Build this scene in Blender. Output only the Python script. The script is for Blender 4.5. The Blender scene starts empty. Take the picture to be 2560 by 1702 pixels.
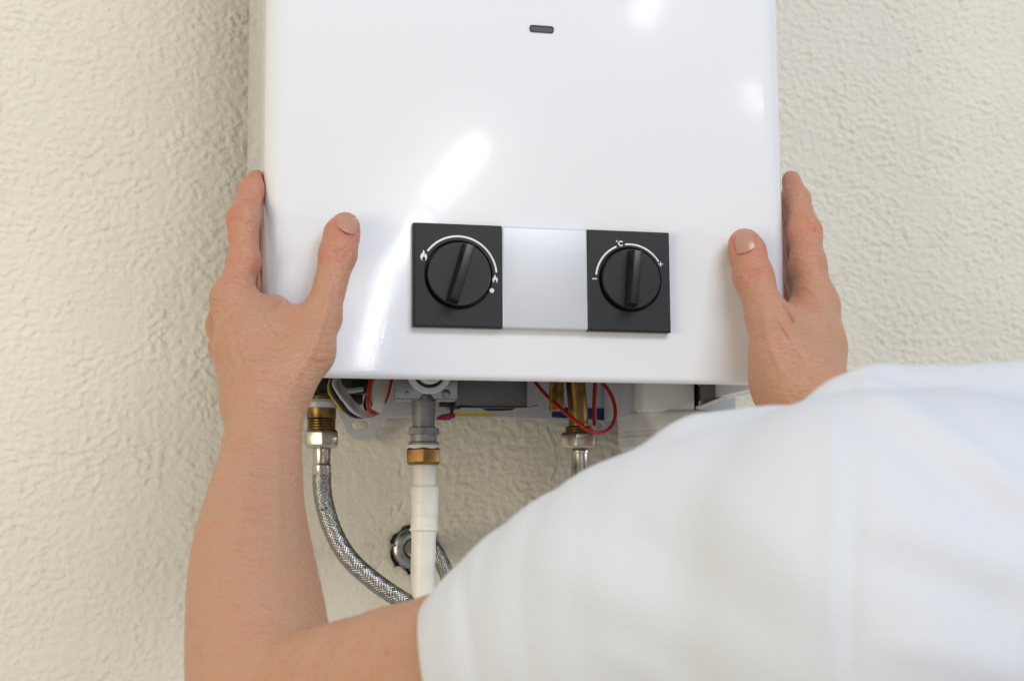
import bpy, bmesh, math, random
import numpy as np
from mathutils import Vector, Matrix

# ------------------------------------------------------------------ camera
sc = bpy.context.scene
W, H, LENS = 2560.0, 1702.0, 55.0
FPX = LENS / 36.0 * W
CAM = np.array([-0.22588, -0.84918, -0.08432])
yaw, pitch, roll = (math.radians(a) for a in (13.889, 6.972, -0.395))
_f = np.array([math.sin(yaw) * math.cos(pitch), math.cos(yaw) * math.cos(pitch), math.sin(pitch)])
_r0 = np.array([math.cos(yaw), -math.sin(yaw), 0.0]); _u0 = np.cross(_r0, _f)
_r = math.cos(roll) * _r0 + math.sin(roll) * _u0
_u = -math.sin(roll) * _r0 + math.cos(roll) * _u0
cd = bpy.data.cameras.new('camera'); cam = bpy.data.objects.new('camera', cd)
sc.collection.objects.link(cam); sc.camera = cam
cam.matrix_world = Matrix(((_r[0], _u[0], -_f[0], CAM[0]), (_r[1], _u[1], -_f[1], CAM[1]), (_r[2], _u[2], -_f[2], CAM[2]), (0, 0, 0, 1)))
cd.lens = LENS; cd.sensor_width = 36.0; cd.clip_start = 0.02; cd.clip_end = 60
cd.dof.use_dof = True; cd.dof.focus_distance = 0.895; cd.dof.aperture_fstop = 12.5; cd.dof.aperture_blades = 7

# ------------------------------------------------------------------ light
world = bpy.data.worlds.new('World'); sc.world = world; world.use_nodes = True
bg = world.node_tree.nodes['Background']
bg.inputs[0].default_value = (0.955, 0.98, 1.02, 1); bg.inputs[1].default_value = 0.385

def area(name, loc, target, sx, sy, power, col, axis=(0, 0, 1)):
    """rectangular lamp facing target; its sy side runs along axis"""
    ld = bpy.data.lights.new(name, 'AREA'); ld.shape = 'RECTANGLE'; ld.size = sx; ld.size_y = sy
    ld.energy = power; ld.color = col
    o = bpy.data.objects.new(name, ld); sc.collection.objects.link(o)
    z = (Vector(loc) - Vector(target)).normalized(); y = Vector(axis); y = (y - z * y.dot(z)).normalized(); x = y.cross(z)
    o.matrix_world = Matrix(((x[0], y[0], z[0], loc[0]), (x[1], y[1], z[1], loc[1]), (x[2], y[2], z[2], loc[2]), (0, 0, 0, 1)))
    return o
area('low_right_fill', (2.6, -0.92, 0.06), (0, 0.1, -.05), 0.6, 0.20, 9, (0.97, 0.98, 1.0))  # added low lamp, no window there; brightens the wall at lower left
area('soft_fill', (0.65, -2.5, 1.85), (0, 0, 0.0), 2.0, 0.9, 47, (0.92, 0.96, 1.0))  # added broad soft lamp, set high to keep out of the front's gloss
area('warm_bounce', (-2.3, -1.5, -0.10), (-.3, .18, -.05), 1.2, 1.2, 27, (1.0, 0.83, 0.53))
# the bright narrow openings behind the camera: they give the streaks in the gloss of the front
for nm, loc, tgt, ax, ln, wd in (('tube_lamp', (.551, -2.858, .801), (-.048, 0, .119), (.122, .047, .152), .20, .06),
                                 ('tube_lamp', (.443, -2.902, .632), (-.075, 0, .078), (.072, .027, .118), .14, .055),
                                 ('tube_lamp', (.365, -2.934, .448), (-.093, 0, .035), (.063, .037, .270), .28, .052),
                                 ('tube_lamp', (1.001, -2.677, 1.209), (.070, 0, .227), (.040, .041, .117), .13, .07),
                                 ('tube_lamp', (1.264, -2.661, .975), (.135, 0, .172), (-.039, .005, .077), .087, .043)):
    area(nm, loc, tgt, wd * .85, ln * .97, (19 if loc[0] < .9 else 8) * math.pi * wd * .85 * ln, (.97, .985, 1), ax)
sc.view_settings.view_transform = 'Standard'; sc.view_settings.look = 'None'
sc.view_settings.exposure = 0.13; sc.view_settings.gamma = 1.0
sc.view_settings.use_curve_mapping = False
sc.render.engine = 'CYCLES'
try:
    sc.cycles.use_denoising = True; sc.cycles.max_bounces = 8
except Exception:
    pass

# ------------------------------------------------------------------ helpers
def U(px, py, Y):
    """world point at depth Y that the photo shows at (px, py)"""
    d = _f + _r * (px - W / 2) / FPX - _u * (py - H / 2) / FPX
    return CAM + d * ((Y - CAM[1]) / d[1])
def PX(P):
    q = np.asarray(P, float) - CAM
    z = q @ _f
    return W / 2 + FPX * (q @ _r) / z, H / 2 - FPX * (q @ _u) / z
def S(n, px, py, Y):
    """n photo pixels at that place, in metres"""
    return n * float(np.linalg.norm(U(px + 1, py, Y) - U(px, py, Y)))

def new_obj(name, me, mat=None, parent=None):
    o = bpy.data.objects.new(name, me); sc.collection.objects.link(o)
    if mat is not None: me.materials.append(mat)
    if parent is not None: o.parent = parent
    return o
def empty(name, loc=(0, 0, 0)):
    o = bpy.data.objects.new(name, None); o.empty_display_size = 0.02
    sc.collection.objects.link(o); o.location = loc
    return o
def tag(o, label, cat, group=None, kind=None):
    o['label'] = label
    if cat: o['category'] = cat
    if group: o['group'] = group
    if kind: o['kind'] = kind
    return o
class MB:
    """collects vertices and faces; parts are children of an Empty at the origin unless offset"""
    def __init__(self): self.v = []; self.f = []
    def add(self, vs, fs):
        n = len(self.v); self.v += [tuple(map(float, p)) for p in vs]; self.f += [tuple(i + n for i in f) for f in fs]
        return self
    def build(self, name, mat, parent=None, smooth=30, bevel=0.0, seg=2):
        me = bpy.data.meshes.new(name)
        off = np.array(parent_origin(parent))
        me.from_pydata([tuple(np.array(p) - off) for p in self.v], [], self.f)
        bm = bmesh.new(); bm.from_mesh(me)
        bmesh.ops.remove_doubles(bm, verts=bm.verts, dist=1e-6)
        bmesh.ops.recalc_face_normals(bm, faces=bm.faces)
        if bevel > 0:
            es = [e for e in bm.edges if len(e.link_faces) == 2 and e.calc_face_angle(0) > math.radians(28)]
            bmesh.ops.bevel(bm, geom=es, offset=bevel, segments=seg, profile=0.5, affect='EDGES', clamp_overlap=True)
        if smooth:
            for f in bm.faces: f.smooth = True
            for e in bm.edges:
                if len(e.link_faces) == 2 and e.calc_face_angle(0) > math.radians(smooth): e.smooth = False
        bm.to_mesh(me); bm.free()
        return new_obj(name, me, mat, parent)
def parent_origin(p):
    loc = np.zeros(3)
    while p is not None:
        loc = loc + np.array(p.location); p = p.parent
    return loc
def box(mb, lo, hi):
    x0, y0, z0 = lo; x1, y1, z1 = hi
    mb.add([(x0, y0, z0), (x1, y0, z0), (x1, y1, z0), (x0, y1, z0), (x0, y0, z1), (x1, y0, z1), (x1, y1, z1), (x0, y1, z1)],
           [(0, 3, 2, 1), (4, 5, 6, 7), (0, 1, 5, 4), (1, 2, 6, 5), (2, 3, 7, 6), (3, 0, 4, 7)])
    return mb
def prism(mb, poly, y0, y1):
    """poly: list of (x,z); extruded along Y"""
    n = len(poly)
    vs = [(x, y0, z) for x, z in poly] + [(x, y1, z) for x, z in poly]
    fs = [tuple(range(n)), tuple(range(2 * n - 1, n - 1, -1))] + [(i, (i + 1) % n, n + (i + 1) % n, n + i) for i in range(n)]
    return mb.add(vs, fs)
def lathe(mb, c, prof, axis='Z', n=40, cap=True, start=0.0):
    """prof: list of (r, t) along the axis from c"""
    c = np.array(c, float); vs = []; fs = []
    for r, t in prof:
        for i in range(n):
            a = 2 * math.pi * (i + start) / n
            if axis == 'Z': vs.append(c + (r * math.cos(a), r * math.sin(a), t))
            else: vs.append(c + (r * math.cos(a), t, r * math.sin(a)))
    for k in range(len(prof) - 1):
        for i in range(n):
            j = (i + 1) % n
            fs.append((k * n + i, k * n + j, (k + 1) * n + j, (k + 1) * n + i))
    if cap:
        fs.append(tuple(range(n))); fs.append(tuple(range((len(prof) - 1) * n, len(prof) * n)))
    return mb.add(vs, fs)
def spline(pts, m=12):
    """Catmull-Rom through points of any dimension"""
    P = np.array(pts, float); P = np.vstack([2 * P[0] - P[1], P, 2 * P[-1] - P[-2]]); out = []
    for i in range(1, len(P) - 2):
        for t in np.arange(m) / m:
            a, b, c, d = P[i - 1], P[i], P[i + 1], P[i + 2]
            out.append(.5 * (2 * b + (c - a) * t + (2 * a - 5 * b + 4 * c - d) * t * t + (3 * b - a - 3 * c + d) * t ** 3))
    out.append(P[-2]); return np.array(out)
def frames(path):
    T = np.gradient(path, axis=0); T /= np.linalg.norm(T, axis=1)[:, None]
    n = np.cross(T[0], [0, 1, 0.01]); n /= np.linalg.norm(n); N = []
    for t in T:
        n = n - t * (n @ t); n /= np.linalg.norm(n); N.append(n)
    N = np.array(N); return T, N, np.cross(T, N)
def tube(mb, path, r, n=12, cap=True):
    path = np.array(path, float); T, N, B = frames(path)
    R = np.broadcast_to(r, (len(path),)); vs = []; fs = []
    for p, a, b, rr in zip(path, N, B, R):
        for i in range(n):
            t = 2 * math.pi * i / n; vs.append(p + rr * (math.cos(t) * a + math.sin(t) * b))
    for k in range(len(path) - 1):
        for i in range(n):
            j = (i + 1) % n; fs.append((k * n + i, k * n + j, (k + 1) * n + j, (k + 1) * n + i))
    if cap: fs += [tuple(range(n)), tuple(range((len(path) - 1) * n, len(path) * n))]
    return mb.add(vs, fs)
def strip(mb, path, wdir, width, th):
    """flat band: path (k,3), wdir (k,3) unit directions across it"""
    path = np.array(path, float); T = np.gradient(path, axis=0); T /= np.linalg.norm(T, axis=1)[:, None]
    Wd = np.array(wdir, float); Wd = Wd / np.linalg.norm(Wd, axis=1)[:, None]; Nn = np.cross(T, Wd); vs = []; fs = []
    for p, w, n in zip(path, Wd, Nn):
        for a, b in ((-1, -1), (1, -1), (1, 1), (-1, 1)): vs.append(p + w * a * width / 2 + n * b * th / 2)
    for k in range(len(path) - 1):
        for i in range(4):
            j = (i + 1) % 4; fs.append((4 * k + i, 4 * k + j, 4 * k + 4 + j, 4 * k + 4 + i))
    fs += [(0, 1, 2, 3), tuple(4 * (len(path) - 1) + i for i in range(4))]
    return mb.add(vs, fs)

# ------------------------------------------------------------------ materials
def lin(r, g, b):
    f = lambda c: (c / 255 / 12.92) if c <= 10 else ((c / 255 + .055) / 1.055) ** 2.4
    return (f(r), f(g), f(b), 1)
def mat(name, col, rough=.5, metal=0.0, bump=0.0, bscale=200.0, vary=0.0, vscale=30.0, coat=0.0, spec=.5, rvary=0.0, detail=4):
    m = bpy.data.materials.new(name); m.use_nodes = True; nt = m.node_tree; p = nt.nodes['Principled BSDF']
    p.inputs['Base Color'].default_value = col; p.inputs['Roughness'].default_value = rough
    p.inputs['Metallic'].default_value = metal; p.inputs['Coat Weight'].default_value = coat
    p.inputs['Coat Roughness'].default_value = .045; p.inputs['Specular IOR Level'].default_value = spec
    tc = nt.nodes.new('ShaderNodeTexCoord')
    if vary or rvary:
        n = nt.nodes.new('ShaderNodeTexNoise'); n.inputs['Scale'].default_value = vscale; n.inputs['Detail'].default_value = 5
        nt.links.new(tc.outputs['Object'], n.inputs['Vector'])
        if vary:
            mx = nt.nodes.new('ShaderNodeMix'); mx.data_type = 'RGBA'
            mx.inputs[6].default_value = tuple(c * (1 - vary) for c in col[:3]) + (1,); mx.inputs[7].default_value = tuple(min(1, c * (1 + vary)) for c in col[:3]) + (1,)
            cr = nt.nodes.new('ShaderNodeMapRange'); cr.inputs[1].default_value = .3; cr.inputs[2].default_value = .7
            nt.links.new(n.outputs[0], cr.inputs[0]); nt.links.new(cr.outputs[0], mx.inputs[0]); nt.links.new(mx.outputs[2], p.inputs['Base Color'])
        if rvary:
            r = nt.nodes.new('ShaderNodeMapRange'); r.inputs[1].default_value = .3; r.inputs[2].default_value = .7
            r.inputs[3].default_value = max(.02, rough - rvary); r.inputs[4].default_value = rough + rvary
            nt.links.new(n.outputs[0], r.inputs[0]); nt.links.new(r.outputs[0], p.inputs['Roughness'])
    if bump:
        n2 = nt.nodes.new('ShaderNodeTexNoise'); n2.inputs['Scale'].default_value = bscale; n2.inputs['Detail'].default_value = detail
        nt.links.new(tc.outputs['Object'], n2.inputs['Vector'])
        b = nt.nodes.new('ShaderNodeBump'); b.inputs['Strength'].default_value = 1.0; b.inputs['Distance'].default_value = bump
        nt.links.new(n2.outputs[0], b.inputs['Height']); nt.links.new(b.outputs[0], p.inputs['Normal'])
        if coat: nt.links.new(b.outputs[0], p.inputs['Coat Normal'])
    return m

M = {}
M['enamel'] = mat('white_enamel', (.79, .815, .865, 1), .15, bump=.000011, bscale=400, detail=3, coat=.55)
M['wall'] = mat('plaster', (.75, .715, .62, 1), .85, bump=.0005, bscale=520, vary=.03, vscale=9, spec=.2)
M['black_plastic'] = mat('black_plastic', (.017, .018, .020, 1), .45, bump=.00002, bscale=2500, spec=.38)
M['dial_plastic'] = mat('dial_plastic', (.010, .0098, .0095, 1), .38, bump=.00002, bscale=2200, rvary=.06, vscale=120)
M['recess'] = mat('recess_black', (.008, .008, .008, 1), .5)
M['silver'] = mat('satin_silver', (.60, .625, .68, 1), .36, metal=.15)
M['print'] = mat('white_print', (.80, .80, .80, 1), .5)
M['window_glass'] = mat('dark_window', (.075, .08, .075, 1), .2)
M['galv'] = mat('galvanised_steel', (.36, .375, .37, 1), .32, 1, vary=.12, vscale=140, rvary=.1)
M['sheet_dark'] = mat('dark_sheet_steel', (.16, .165, .17, 1), .42, .7, vary=.25, vscale=60, rvary=.12)
M['cast'] = mat('cast_zinc', (.30, .31, .32, 1), .5, .75, bump=.00012, bscale=900, vary=.15, vscale=160)
M['nickel'] = mat('nickel_plate', (.50, .47, .42, 1), .26, 1, bump=.00002, bscale=700, rvary=.1, vscale=200)
M['steel'] = mat('stainless_steel', (.33, .326, .32, 1), .33, 1, rvary=.08, vscale=300)
M['brass'] = mat('aged_brass', (.215, .142, .05, 1), .40, 1, vary=.4, vscale=110, rvary=.12)
M['brass_nut'] = mat('bright_brass', (.25, .145, .062, 1), .40, 1, vary=.5, vscale=130, rvary=.12)
M['plate_grey'] = mat('grey_painted_steel', (.50, .51, .545, 1), .3)
M['plastic_white'] = mat('white_plastic', (.74, .74, .73, 1), .28)
M['pipe_paint'] = mat('old_white_paint', (.74, .725, .67, 1), .40, bump=.0007, bscale=90, vary=.07, vscale=50)
M['tape'] = mat('sealing_tape', (.82, .81, .78, 1), .6, bump=.0005, bscale=500)
M['red'] = mat('red_insulation', (.42, .006, .009, 1), .4)
M['yellow'] = mat('yellow_insulation', (.55, .33, .02, 1), .45)
M['navy'] = mat('navy_insulation', (.008, .012, .035, 1), .4)
M['wire_grey'] = mat('pale_insulation', (.50, .51, .55, 1), .45)
M['ribbon'] = mat('beige_ribbon', (.52, .46, .41, 1), .8, bump=.0002, bscale=1800)
M['black'] = mat('black_rubber', (.010, .010, .011, 1), .32, rvary=.15, vscale=150)
M['magenta'] = mat('magenta_tag', (.30, .008, .07, 1), .35)
M['yellow_sticker'] = mat('yellow_sticker', (.62, .47, .02, 1), .5)
M['blue_sticker'] = mat('blue_sticker', (.006, .022, .13, 1), .35)
M['shirt'] = mat('white_cotton', (.665, .695, .765, 1), .9, bump=.0003, bscale=700, spec=.15)
M['hair'] = mat('brown_hair', (.05, .028, .015, 1), .45, bump=.002, bscale=260)
M['debris'] = mat('crumbled_plaster', (.20, .17, .14, 1), .95, bump=.001, bscale=300, vary=.4, vscale=120)

# ------------------------------------------------------------------ noise
class Noise2:
    def __init__(self, seed): self.rng = np.random.RandomState(seed); a = self.rng.rand(256, 256) * 2 * np.pi; self.g = np.stack([np.cos(a), np.sin(a)], -1)
    def __call__(self, x, y):
        xi = np.floor(x).astype(int); yi = np.floor(y).astype(int); fx = x - xi; fy = y - yi
        u = fx ** 3 * (fx * (fx * 6 - 15) + 10); v = fy ** 3 * (fy * (fy * 6 - 15) + 10)
        def d(ix, iy, dx, dy):
            g = self.g[ix % 256, iy % 256]; return g[..., 0] * dx + g[..., 1] * dy
        a = d(xi, yi, fx, fy); b = d(xi + 1, yi, fx - 1, fy); c = d(xi, yi + 1, fx, fy - 1); e = d(xi + 1, yi + 1, fx - 1, fy - 1)
        return (a + (b - a) * u) * (1 - v) + (c + (e - c) * u) * v
def pl_dist(X, Z, pts):
    """distance of 2-D points to a polyline, and the parameter along it (0..1)"""
    best = np.full(X.shape, 1e9); par = np.zeros(X.shape); n = len(pts) - 1
    for i in range(n):
        a = np.array(pts[i][:2], float); b = np.array(pts[i + 1][:2], float); d = b - a
        t = np.clip(((X - a[0]) * d[0] + (Z - a[1]) * d[1]) / (d @ d + 1e-12), 0, 1)
        r = np.hypot(X - a[0] - t * d[0], Z - a[1] - t * d[1]); m = r < best
        best = np.where(m, r, best); par = np.where(m, (i + t) / n, par)
    return best, par

# ------------------------------------------------------------------ wall
WALL_Y = 0.188
def build_wall():
    fine = 0.00088
    a = U(-60, -60, WALL_Y); b = U(2620, 1760, WALL_Y); c = U(-60, 1760, WALL_Y); d = U(2620, -60, WALL_Y)
    x0, x1 = min(a[0], c[0]) - .02, max(b[0], d[0]) + .02; z0, z1 = min(b[2], c[2]) - .02, max(a[2], d[2]) + .02
    def axis(lo, hi, far0, far1, extra=None):
        xs = list(np.arange(lo, hi, fine))
        if extra: xs = [x for x in xs if not extra[0] < x < extra[1]] + list(np.arange(extra[0], extra[1], .00025))
        s = fine; x = lo
        while x > far0: s = min(s * 1.12, .0022 if x > lo - .32 else .03); x -= s; xs.append(x)
        s = fine; x = hi
        while x < far1: s = min(s * 1.12, .0022 if x < hi + .32 else .03); x += s; xs.append(x)
        return np.array(sorted(xs))
    crack = [U(px, py, WALL_Y)[[0, 2]] for px, py in ((1368, 1058), (1372, 1072), (1381, 1090), (1389, 1105), (1387, 1122), (1392, 1137), (1394, 1152), (1392, 1168), (1388, 1182), (1380, 1196))]
    cx = [p[0] for p in crack]
    xs = axis(x0, x1, -1.6, 1.6, (min(cx) - .002, max(cx) + .002)); zs = axis(z0, z1, -1.3, 1.3)
    X, Z = np.meshgrid(xs, zs, indexing='ij')
    n = [Noise2(i) for i in range(12)]
    s = 1 / .0038
    wx = X + .0028 * n[0](X / .018, Z / .018) + .0012 * n[10](X / .007, Z / .007)
    wz = Z + .0028 * n[1](X / .018, Z / .018) + .0012 * n[11](X / .007, Z / .007)
    ss = lambda v, a, b: (lambda t: t * t * (3 - 2 * t))(np.clip((v - a) / (b - a), 0, 1))
    h1 = n[2](wx * s * .62, wz * s * .80); h2 = n[3](wx * s * .75 + 7, wz * s * .95 + 3); h3 = n[4](wx * s * 1.25, wz * s * 1.5)
    m1 = .35 + .65 * ss(n[5](X / .024, Z / .024), -.25, .25); m2 = .35 + .65 * ss(n[6](X / .02 + 9, Z / .02), -.25, .25)
    h = .00056 * m1 * ss(h1, -.02, .14) + .00056 * m2 * ss(h2, -.06, .11) + .00028 * m1 * ss(h3, .05, .30) + .00028 * (h1 + h2)
    pits = np.clip(n[5](wx / .0042, wz / .0050) - .30, 0, 1) * np.clip(n[6](X / .03, Z / .03) + .30, 0, 1)
    h -= pits * .0066
    h *= .66 + .40 * ss(n[10](X / .045 + 5, Z / .060) + .5 * n[11](X / .017, Z / .022), -.35, .45)
    fn = n[7](X / .0030, Z / .0030) * .00024
    big = n[9](X / .11, Z / .11) * .0022
    # the putty patch around the pipe outlet is trowelled smooth
    pc = U(905, 1330, WALL_Y)
    e = np.hypot((X - pc[0]) / .062, (Z - pc[2]) / .075) + .35 * n[6](X / .03 + 4, Z / .03)
    patch = np.clip((1.25 - e) / .5, 0, 1); patch = patch * patch * (3 - 2 * patch)
    h = h * (1 - .65 * patch) + fn * (1 - .3 * patch) + big + patch * (.0004 + .0006 * n[3](X / .018, Z / .026))
    # hole round the outlet
    hc = U(1035, 1372, WALL_Y); rr = np.hypot(X - hc[0], (Z - hc[2]) * .96); an = np.arctan2(Z - hc[2], X - hc[0])
    edge = .0156 + .0012 * np.sin(an * 2 + 1) + .0050 * n[5](X / .0085, Z / .0085) + .0022 * n[6](X / .003, Z / .003)
    t = np.clip((edge - rr) / .0022, 0, 1); h = h - t * .026 - .0011 * np.exp(-((rr - edge) / .0022) ** 2) * (1 - t)
    # hairline crack and scratches
    cr, _ = pl_dist(X, Z, crack); h = h - .0013 * np.exp(-((cr + .0004 * np.abs(n[7](X / .002, Z / .002))) / .00034) ** 2)
    for p in (((1010, 1252), (1000, 1274)), ((984, 1268), (981, 1283)), ((955, 1405), (942, 1417)), ((1005, 1160), (1002, 1185)), ((1100, 1490), (1112, 1505))):
        d, _ = pl_dist(X, Z, [U(a, b, WALL_Y)[[0, 2]] for a, b in p]); h = h - .0011 * np.exp(-(d / .0008) ** 2)
    V = np.stack([X, WALL_Y - h, Z], -1).reshape(-1, 3)
    nx, nz = X.shape; I = np.arange(nx * nz).reshape(nx, nz)
    F = np.stack([I[:-1, :-1], I[1:, :-1], I[1:, 1:], I[:-1, 1:]], -1).reshape(-1, 4)
    me = mesh_np('wall', V, F)
    o = new_obj('wall', me, M['wall'])
    return tag(o, 'rough cream plaster wall behind the water heater', 'wall', kind='structure')
def mesh_np(name, V, F):
    me = bpy.data.meshes.new(name); V = np.asarray(V, np.float32); F = np.asarray(F, np.int32)
    me.vertices.add(len(V)); me.vertices.foreach_set('co', V.ravel())
    me.loops.add(F.size); me.loops.foreach_set('vertex_index', F.ravel())
    me.polygons.add(len(F)); me.polygons.foreach_set('loop_start', np.arange(0, F.size, F.shape[1], dtype=np.int32))
    me.polygons.foreach_set('loop_total', np.full(len(F), F.shape[1], np.int32))
    me.polygons.foreach_set('use_smooth', np.ones(len(F), bool))
    me.update(calc_edges=True); me.validate(); return me
build_wall()

# ------------------------------------------------------------------ water heater
heater = tag(empty('water_heater', (0, .165, 0)), 'white enamel gas water heater held against the wall by two hands', 'water heater')
HX, HD, HR = .1545, .142, .013
def casing():
    mb = MB(); rings = []
    def ring(ins, z):
        r = max(HR - ins, .0015); hx = HX - ins; pts = [(-hx, HD)]
        pts += [(-hx, HD - .03), (-hx, HR + .03)]
        for i in range(9):
            a = math.pi + i / 8 * math.pi / 2; pts.append((-hx + r + r * math.cos(a), ins + r + r * math.sin(a)))
        for u in [-.99] + [-1 + 2 * i / 24 for i in range(1, 24)] + [.99]: pts.append((u * (hx - r), ins))
        for i in range(9):
            a = 1.5 * math.pi + i / 8 * math.pi / 2; pts.append((hx - r + r * math.cos(a), ins + r + r * math.sin(a)))
        pts += [(hx, HR + .03), (hx, HD - .03), (hx, HD)]
        return [(x, y, z) for x, y in pts]
    prof = [(.0016, .05), (.0016, .012), (.010, .0115), (.010, .0014), (.0035, .0002)]
    for i in range(7):
        a = i / 6 * math.pi / 2; prof.append((.0032 * (1 - math.sin(a)), .0032 * (1 - math.cos(a))))
    prof += [(0, .0040), (0, .0065), (0, .03), (0, .12), (0, .3), (0, .545), (.0015, .552), (.006, .556), (.02, .557)]
    rs = [ring(*p) for p in prof]; n = len(rs[0]); vs = [p for r in rs for p in r]; fs = []
    for k in range(len(rs) - 1):
        for i in range(n - 1): fs.append((k * n + i, k * n + i + 1, (k + 1) * n + i + 1, (k + 1) * n + i))
    fs.append(tuple(range((len(rs) - 1) * n, len(rs) * n)))
    mb.add(vs, fs)
    return mb.build('casing', M['enamel'], heater, smooth=40)
casing()
# sheet that closes the casing underneath, set up inside it
box(MB(), (-.150, .004, .046), (.150, .138, .049)).build('burner_tray', M['sheet_dark'], heater, bevel=.0008)
# indicator window
def rrect(x0, x1, z0, z1, r, n=5):
    pts = []
    for cx, cz, a0 in ((x1 - r, z1 - r, 0), (x0 + r, z1 - r, 90), (x0 + r, z0 + r, 180), (x1 - r, z0 + r, 270)):
        for i in range(n + 1):
            a = math.radians(a0 + 90 * i / n); pts.append((cx + r * math.cos(a), cz + r * math.sin(a)))
    return pts
w = [U(px, py, 0) for px, py in ((1325.5, 65), (1382, 84))]
wf = MB(); o_ = rrect(w[0][0] - .0004, w[1][0] + .0004, w[1][2] - .0002, w[0][2] + .0004, .0014); i_ = rrect(w[0][0] + .0002, w[1][0] - .0002, w[1][2] + .0004, w[0][2] - .0002, .001)
n_ = len(o_)
wf.add([(x, -.0001, z) for x, z in o_] + [(x, -.0006, z) for x, z in o_] + [(x, -.0006, z) for x, z in i_] + [(x, .0012, z) for x, z in i_],
       [(k * n_ + i, k * n_ + (i + 1) % n_, (k + 1) * n_ + (i + 1) % n_, (k + 1) * n_ + i) for k in range(3) for i in range(n_)])
win = prism(MB(), i_, -.0003, .0012).build('indicator_window', M['window_glass'], heater)
wf.build('window_rim', M['black_plastic'], win)

# control panel: two dial plates and the silver plate between them
PY0 = -.0055
c = [U(*p, PY0) for p in ((1034.5, 556), (1255.5, 566), (1470, 574), (1675, 581), (1676.5, 831), (1471, 826), (1255.5, 821), (1034, 815))]
px_a, px_d = (c[0][0] + c[7][0]) / 2, (c[3][0] + c[4][0]) / 2
px_b, px_c = (c[1][0] + c[6][0]) / 2, (c[2][0] + c[5][0]) / 2
pz1, pz0 = (c[0][2] + c[3][2]) / 2, (c[7][2] + c[4][2]) / 2
def plate_with_hole(x0, x1, z0, z1, ctr, r, y, bev=.0009, n=64):
    mb = MB(); cx, cz = ctr; hole = []; rec = []
    angs = sorted([2 * math.pi * i / n for i in range(n)] + [math.atan2(z - cz, x - cx) % (2 * math.pi) for x in (x0 + bev, x1 - bev) for z in (z0 + bev, z1 - bev)])
    for a in angs:
        ca, sa = math.cos(a), math.sin(a); hole.append((cx + r * ca, cz + r * sa)); t = 1e9
        for lim, k, o in ((x1 - bev, ca, cx), (x0 + bev, ca, cx), (z1 - bev, sa, cz), (z0 + bev, sa, cz)):
            if abs(k) > 1e-9 and (lim - o) / k > 0: t = min(t, (lim - o) / k)
        rec.append((cx + t * ca, cz + t * sa))
    m = len(angs)
    def grow(p):
        x, z = p; return (x - bev if abs(x - x0 - bev) < 1e-7 else x + bev if abs(x - x1 + bev) < 1e-7 else x,
                          z - bev if abs(z - z0 - bev) < 1e-7 else z + bev if abs(z - z1 + bev) < 1e-7 else z)
    loops = [[(x, y + .004, z) for x, z in hole], [(x, y + .0006, z) for x, z in hole], [(cx + (x - cx) * 1.02, y, cz + (z - cz) * 1.02) for x, z in hole],
             [(x, y, z) for x, z in rec], [(q[0], y + bev, q[1]) for q in map(grow, rec)], [(q[0], 0.0003, q[1]) for q in map(grow, rec)]]
    vs = [p for l in loops for p in l]
    mb.add(vs, [(k * m + i, k * m + (i + 1) % m, (k + 1) * m + (i + 1) % m, (k + 1) * m + i) for k in range(5) for i in range(m)])
    mb.add([loops[0][i] for i in range(m)], [tuple(range(m))])
    return mb
def uxz(px, py, y=PY0):
    p = U(px, py, y); return p[0], p[2]
LD = uxz(1146.5, 687); RD = uxz(1575.5, 699)
S1 = S(1, 1300, 700, PY0)
LR, RR = 82.5 * S1, 79.5 * S1
def arc(mb, ctr, r, wd, a0, a1, y, th=.00025, n=40):
    P = []
    for i in range(n + 1):
        a = math.radians(a0 + (a1 - a0) * i / n); P.append(a)
    outer = [(ctr[0] + (r + wd / 2) * math.cos(a), ctr[1] + (r + wd / 2) * math.sin(a)) for a in P]
    inner = [(ctr[0] + (r - wd / 2) * math.cos(a), ctr[1] + (r - wd / 2) * math.sin(a)) for a in P]
    for i in range(n): prism(mb, [outer[i], outer[i + 1], inner[i + 1], inner[i]], y - th, y + .0002)
    for a in (P[0], P[-1]): prism(mb, [(ctr[0] + r * math.cos(a) + wd / 2 * math.cos(t), ctr[1] + r * math.sin(a) + wd / 2 * math.sin(t)) for t in np.linspace(0, 2 * math.pi, 12, endpoint=False)], y - th * .9, y + .0002)
    return mb
def pol(mb, pts, y=PY0, th=.00025): return prism(mb, pts, y - th, y + .0002)
FLAME_L = [(-.30, -1.0), (-.72, -.72), (-.92, -.25), (-.72, .18), (-.30, .50), (-.15, .75), (-.12, 1.0), (.22, .72), (.30, .38), (.22, .02), (.38, .10), (.52, .28), (.58, .42), (.80, .10), (.90, -.30), (.75, -.70), (.40, -.98), (.50, -.62), (.38, -.38), (.05, -.12), (-.18, -.38), (-.42, -.62)]
def flame(name, px, py, hpx, parent):
    cx, cz = uxz(px, py); s = hpx / 2 * S1
    return pol(MB(), [(cx + a * s * .68, cz + b * s) for a, b in FLAME_L]).build(name, M['print'], parent, smooth=0)

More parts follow.
